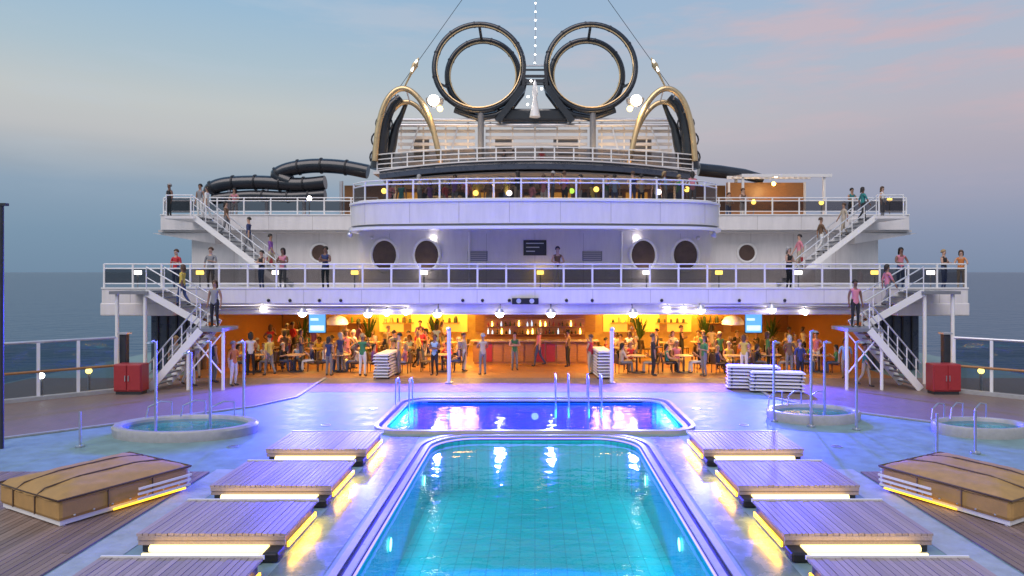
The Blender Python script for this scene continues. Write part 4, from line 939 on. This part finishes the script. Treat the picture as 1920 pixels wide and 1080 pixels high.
    for p in out.polygons:
        c=p.center; best=9;tg=1
        for a,b_,t_ in E_:
            A=J[a][0];B=J[b_][0];ab=B-A;f=max(0,min(1,(c-A).dot(ab)/max(1e-9,ab.length_squared))); dd=(c-(A+ab*f)).length-(J[a][1]*(1-f)+J[b_][1]*f)*.9
            if dd<best: best=dd;tg=t_
        p.material_index=tg; p.use_smooth=True
    hp=J['skull'][0]
    return out,hp
POSES={}
for ps in ('stand_a','stand_b','stand_c','stand_d','lean','walk','sit_a','sit_b','sit_c'): POSES[ps]=body(ps)
def hair_mesh(hp,long_):
    m_=MB(); n=14; vs=[];fs=[]; rows=6
    for i in range(rows+1):
        ph=PI*.62*i/rows
        for k in range(n):
            a=2*PI*k/n; back=.5+.5*math.sin(a); cut=ph*(.62+.38*back)
            r_=.108; zc=.0
            x=r_*math.sin(cut)*math.cos(a); y=r_*math.sin(cut)*math.sin(a)*1.08+.012; z=r_*1.12*math.cos(cut)+.01
            if long_ and i==rows and back>.35: z-=.17*back; y+=.02
            vs.append((hp.x+x,hp.y+y,hp.z+z))
    for i in range(rows):
        for k in range(n): fs.append((i*n+k,i*n+(k+1)%n,(i+1)*n+(k+1)%n,(i+1)*n+k))
    return m_.add(vs,fs).mesh('hair',None,True)
HAIR={}; FACE={}
for ps,(me,hp) in POSES.items():
    for lg in (0,1): HAIR[ps,lg]=hair_mesh(hp,lg); HAIR[ps,lg].materials.append(HR[0])
    f=MB()
    for s in (-1,1): f.sphere((hp.x+s*.034,hp.y-.086,hp.z-.012),.013,8,6,(1,.6,.7))
    f.sphere((hp.x,hp.y-.087,hp.z-.085),.02,8,6,(1,.4,.3))
    FACE[ps]=f.mesh('face','eye',True)
seen=set()
def person(pose,x,y,z,rz,place,top=None,bot=None,sc=None,grp='people on the ship decks',hold=''):
    for _ in range(60):
        tp=top or rnd.choice(list(TOPS)); bt=bot or rnd.choice(list(BOTS)); key=(tp,bt,pose[:3],place)
        if key not in seen: break
    seen.add(key); vb={'sit':'seated','sta':'standing','lea':'leaning','wal':'walking'}[pose[:3]]
    me,hp=POSES[pose]; o=link('person',me)
    o.location=(x,y,z); o.rotation_euler=(0,0,rz); s_=sc or rnd.uniform(.93,1.04); o.scale=(s_,s_,s_)
    sk=rnd.choice([SK[0],SK[0],SK[1],SK[2]])
    shorts=rnd.random()<.35
    for i,m_ in enumerate((sk,M['top_'+tp.replace(' ','_')],M['bottom_'+bt],M['shoe'])):
        o.material_slots[i].link='OBJECT'; o.material_slots[i].material=m_
    tag(o,f'{vb} person, {tp} top, {bt} trousers, {place}','person',grp)
    lg=rnd.random()<.45; h=link('hair',HAIR[pose,int(lg)],o); h.material_slots[0].link='OBJECT'; h.material_slots[0].material=rnd.choice([HR[0],HR[0],HR[0],HR[1],HR[1],HR[2],HR[3]])
    link('face',FACE[pose],o)
    return o
# seated and standing crowd in the bar
rows=[(29.9,'front'),(32.7,'middle'),(35.4,'back')]; cols=[-12.6,-10.6,-8.5,-6.4,-4.3,4.3,6.4,8.5,10.6,12.6]
for y,rn in rows:
    for i,x in enumerate(cols):
        xx=x+rnd.uniform(-.25,.25); yy=y+rnd.uniform(-.25,.25); tl=f'{ORD[i]} table from the left in the {rn} row'
        lab=f'round bar table, {ORD[i]} from the left in the {rn} row'
        if tu[0]==0: o=T0; o.location=(xx,yy,.012); o['label']=lab; o['group']='round tables in the bar'
        else: dup(T0,(xx,yy,.012),0,lab,'round tables in the bar')
        tu[0]+=1
        a0=rnd.uniform(0,1.2)
        for k,dr in enumerate(('left','right','far')):
            a={'left':PI,'right':0,'far':PI/2}[dr]+rnd.uniform(-.35,.35); r_=.72; cx_=xx+r_*math.cos(a); cy_=yy+r_*math.sin(a); rz=a-PI/2   # backrest outward
            cl=f'dark chair on the {dr} side of the {ORD[i]} {rn}-row table from the left'
            if cu[0]==0: o=C0; o.location=(cx_,cy_,.012); o.rotation_euler=(0,0,rz); o['label']=cl; o['group']='dark chairs in the bar'
            else: dup(C0,(cx_,cy_,.012),rz,cl,'dark chairs in the bar')
            cu[0]+=1
            if rnd.random()<(.95 if rn!='back' else .55): person(rnd.choice(['sit_a','sit_b','sit_c']),cx_,cy_,-.01,rz,f'on the {dr} of the {ORD[i]} {rn} table',grp='people in the bar')
spots=[(470,29.0),(505,28.9),(535,31),(617,28.9),(650,30.8),(680,28.8),(748,29.2),(785,31.0),(815,29.0),(870,30.2),(905,29.1),(965,30.5),(1010,31.8),(1065,31.6),(1107,29.2),(1180,30.9),(1225,28.9),(1262,31.2),(1320,28.8),(1350,30.9),(1395,29.1),(1440,30.6),(1480,28.9),(1530,30.3)]
for k,(px,Y) in enumerate(spots):
    top='red' if px==1107 else ('green' if px in(680,1320) else ('pink' if px==1010 else None))
    nx=min(((abs(px-q),l) for q,l in ((567,'first'),(690,'second'),(820,'third'),(937,'fourth'),(1033,'fifth'),(1187,'sixth'),(1314,'seventh'),(1447,'eighth'))))[1]
    person(rnd.choice(['stand_a','stand_b','stand_c','stand_d','walk']),PX(px,Y),Y,.012,rnd.uniform(-PI,PI),f'under the {nx} globe lamp',top=top,grp='people in the bar')
for k in range(26):
    px=rnd.choice([rnd.uniform(470,860),rnd.uniform(1150,1535)]); Y=rnd.uniform(29.6,37); x=PX(px,Y)
    nb=min(range(10),key=lambda q:abs(cols[q]-x)); rn=min(rows,key=lambda q:abs(q[0]-Y))[1]
    person(rnd.choice(['stand_a','stand_b','stand_c','stand_d']),x,Y,.012,rnd.uniform(-PI,PI),f'beside the {ORD[nb]} {rn}-row table',grp='people in the bar')
# people on open decks
for px,Y,l in ((330,27.6,'left of the bar by the stairs'),(368,28.2,'near the lower left stairs'),(402,27.2,'beside the left shower poles'),(438,26.4,'in front of the left bar corner'),(355,26.3,'near the left red cabinet'),(1585,27.5,'in front of the right bar corner'),(1622,26.2,'near the right lounger stack'),(1500,27.3,'right of the blue menu screen')):
    person(rnd.choice(['stand_a','walk','stand_b']),PX(px,Y),Y,.008,rnd.uniform(-PI,PI),l,top='navy' if px==402 else None)
for px,l,tp in ((330,'behind the lower railing at far left','red'),(395,'behind the lower railing below the left stairs','grey'),(490,'behind the lower railing at the left stair foot','black'),(610,'beside the left porthole','navy'),(530,'behind the lower railing left of the porthole','pink'),(1045,'at the middle of the lower railing','brown'),(1480,'behind the lower railing at the right stair foot','black'),(1688,'behind the lower railing near the right end','pink'),(1802,'at the far right end of the lower railing','orange'),(1770,'near the far right end of the lower railing','black')):
    Y=29.2; person('lean' if px in(1688,1802,1045) else rnd.choice(['stand_a','stand_b','stand_c']),PX(px,Y),Y,D2+.01,rnd.uniform(-.6,.6),l,top=tp)
for s,side in ((-1,'left'),(1,'right')):
    for k,(f,wd) in enumerate(((.08,'at the head of'),(.3,'high up on'),(.55,'halfway down'),(.8,'low down on'))):
        x=s*(16.6+(12.2-16.6)*f); z=D3+(D2+.06-D3)*f+.06; person('walk',x,33.8,z,s*PI/2*(-1 if k%2 else 1),f'{wd} the upper {side} stairs')
    person('walk',s*14.1,27.3,3.0,s*PI/2,f'on the short {side} stairs'); person('stand_a',s*12.2,26.0,2.31,0,f'on the {side} stair landing')
for px,Y,l in ((317,35,'at the end of the left upper wing'),(375,35.2,'on the left upper wing near the stairs'),(440,36.8,'behind the left wing railing'),(1655,35,'at the end of the right upper wing'),(1366,38,'left of the cabana'),(1392,37.2,'under the cabana edge'),(1596,36.9,'behind the right wing railing')):
    person('stand_a' if Y<36 else 'lean',PX(px,Y),Y,D3+.01,rnd.uniform(-.8,.8),l)
for k in range(30):
    px=665+k*23.5+rnd.uniform(-7,7); Y=rnd.choice([29.6,30.6,32.2,33.5]); x=PX(px,Y)
    if abs(x)>7.2: continue
    l=f'{"left" if px<880 else "right" if px>1125 else "middle"} part of the rounded balcony, {["front","second","third","back"][[29.6,30.6,32.2,33.5].index(Y)]} rank'
    person(rnd.choice(['stand_a','stand_b','stand_c','stand_d','lean']),x,Y,D3+.01,rnd.uniform(-PI,PI),l,sc=.92 if Y<31 else .98)
for px,tp,l in ((945,'black','left of centre on the top sun deck'),(962,'white','near the middle of the top sun deck'),(1016,'red','right of centre on the top sun deck')):
    person('stand_a',PX(px,42.6),42.6,10.35,rnd.uniform(-1,1),l,top=tp)
# light pole at the very left edge
Y=17.0; x=PX(3,Y); d=thing('deck_light_pole','tall dark pole cut by the left edge of the view','pole',(x,Y,0)); MB().cyl((x,Y,0),(x,Y,P(0,386,Y).z),.05,10).build('pole','dark_steel',d,smooth=True); MB().box(x-.2,x+.14,Y-.06,Y+.06,P(0,386,Y).z,P(0,381,Y).z).build('arm','dark_steel',d)
# objects copied before their label was set
for o in list(S.objects):
    if o.get('label')=='' : del o['label']
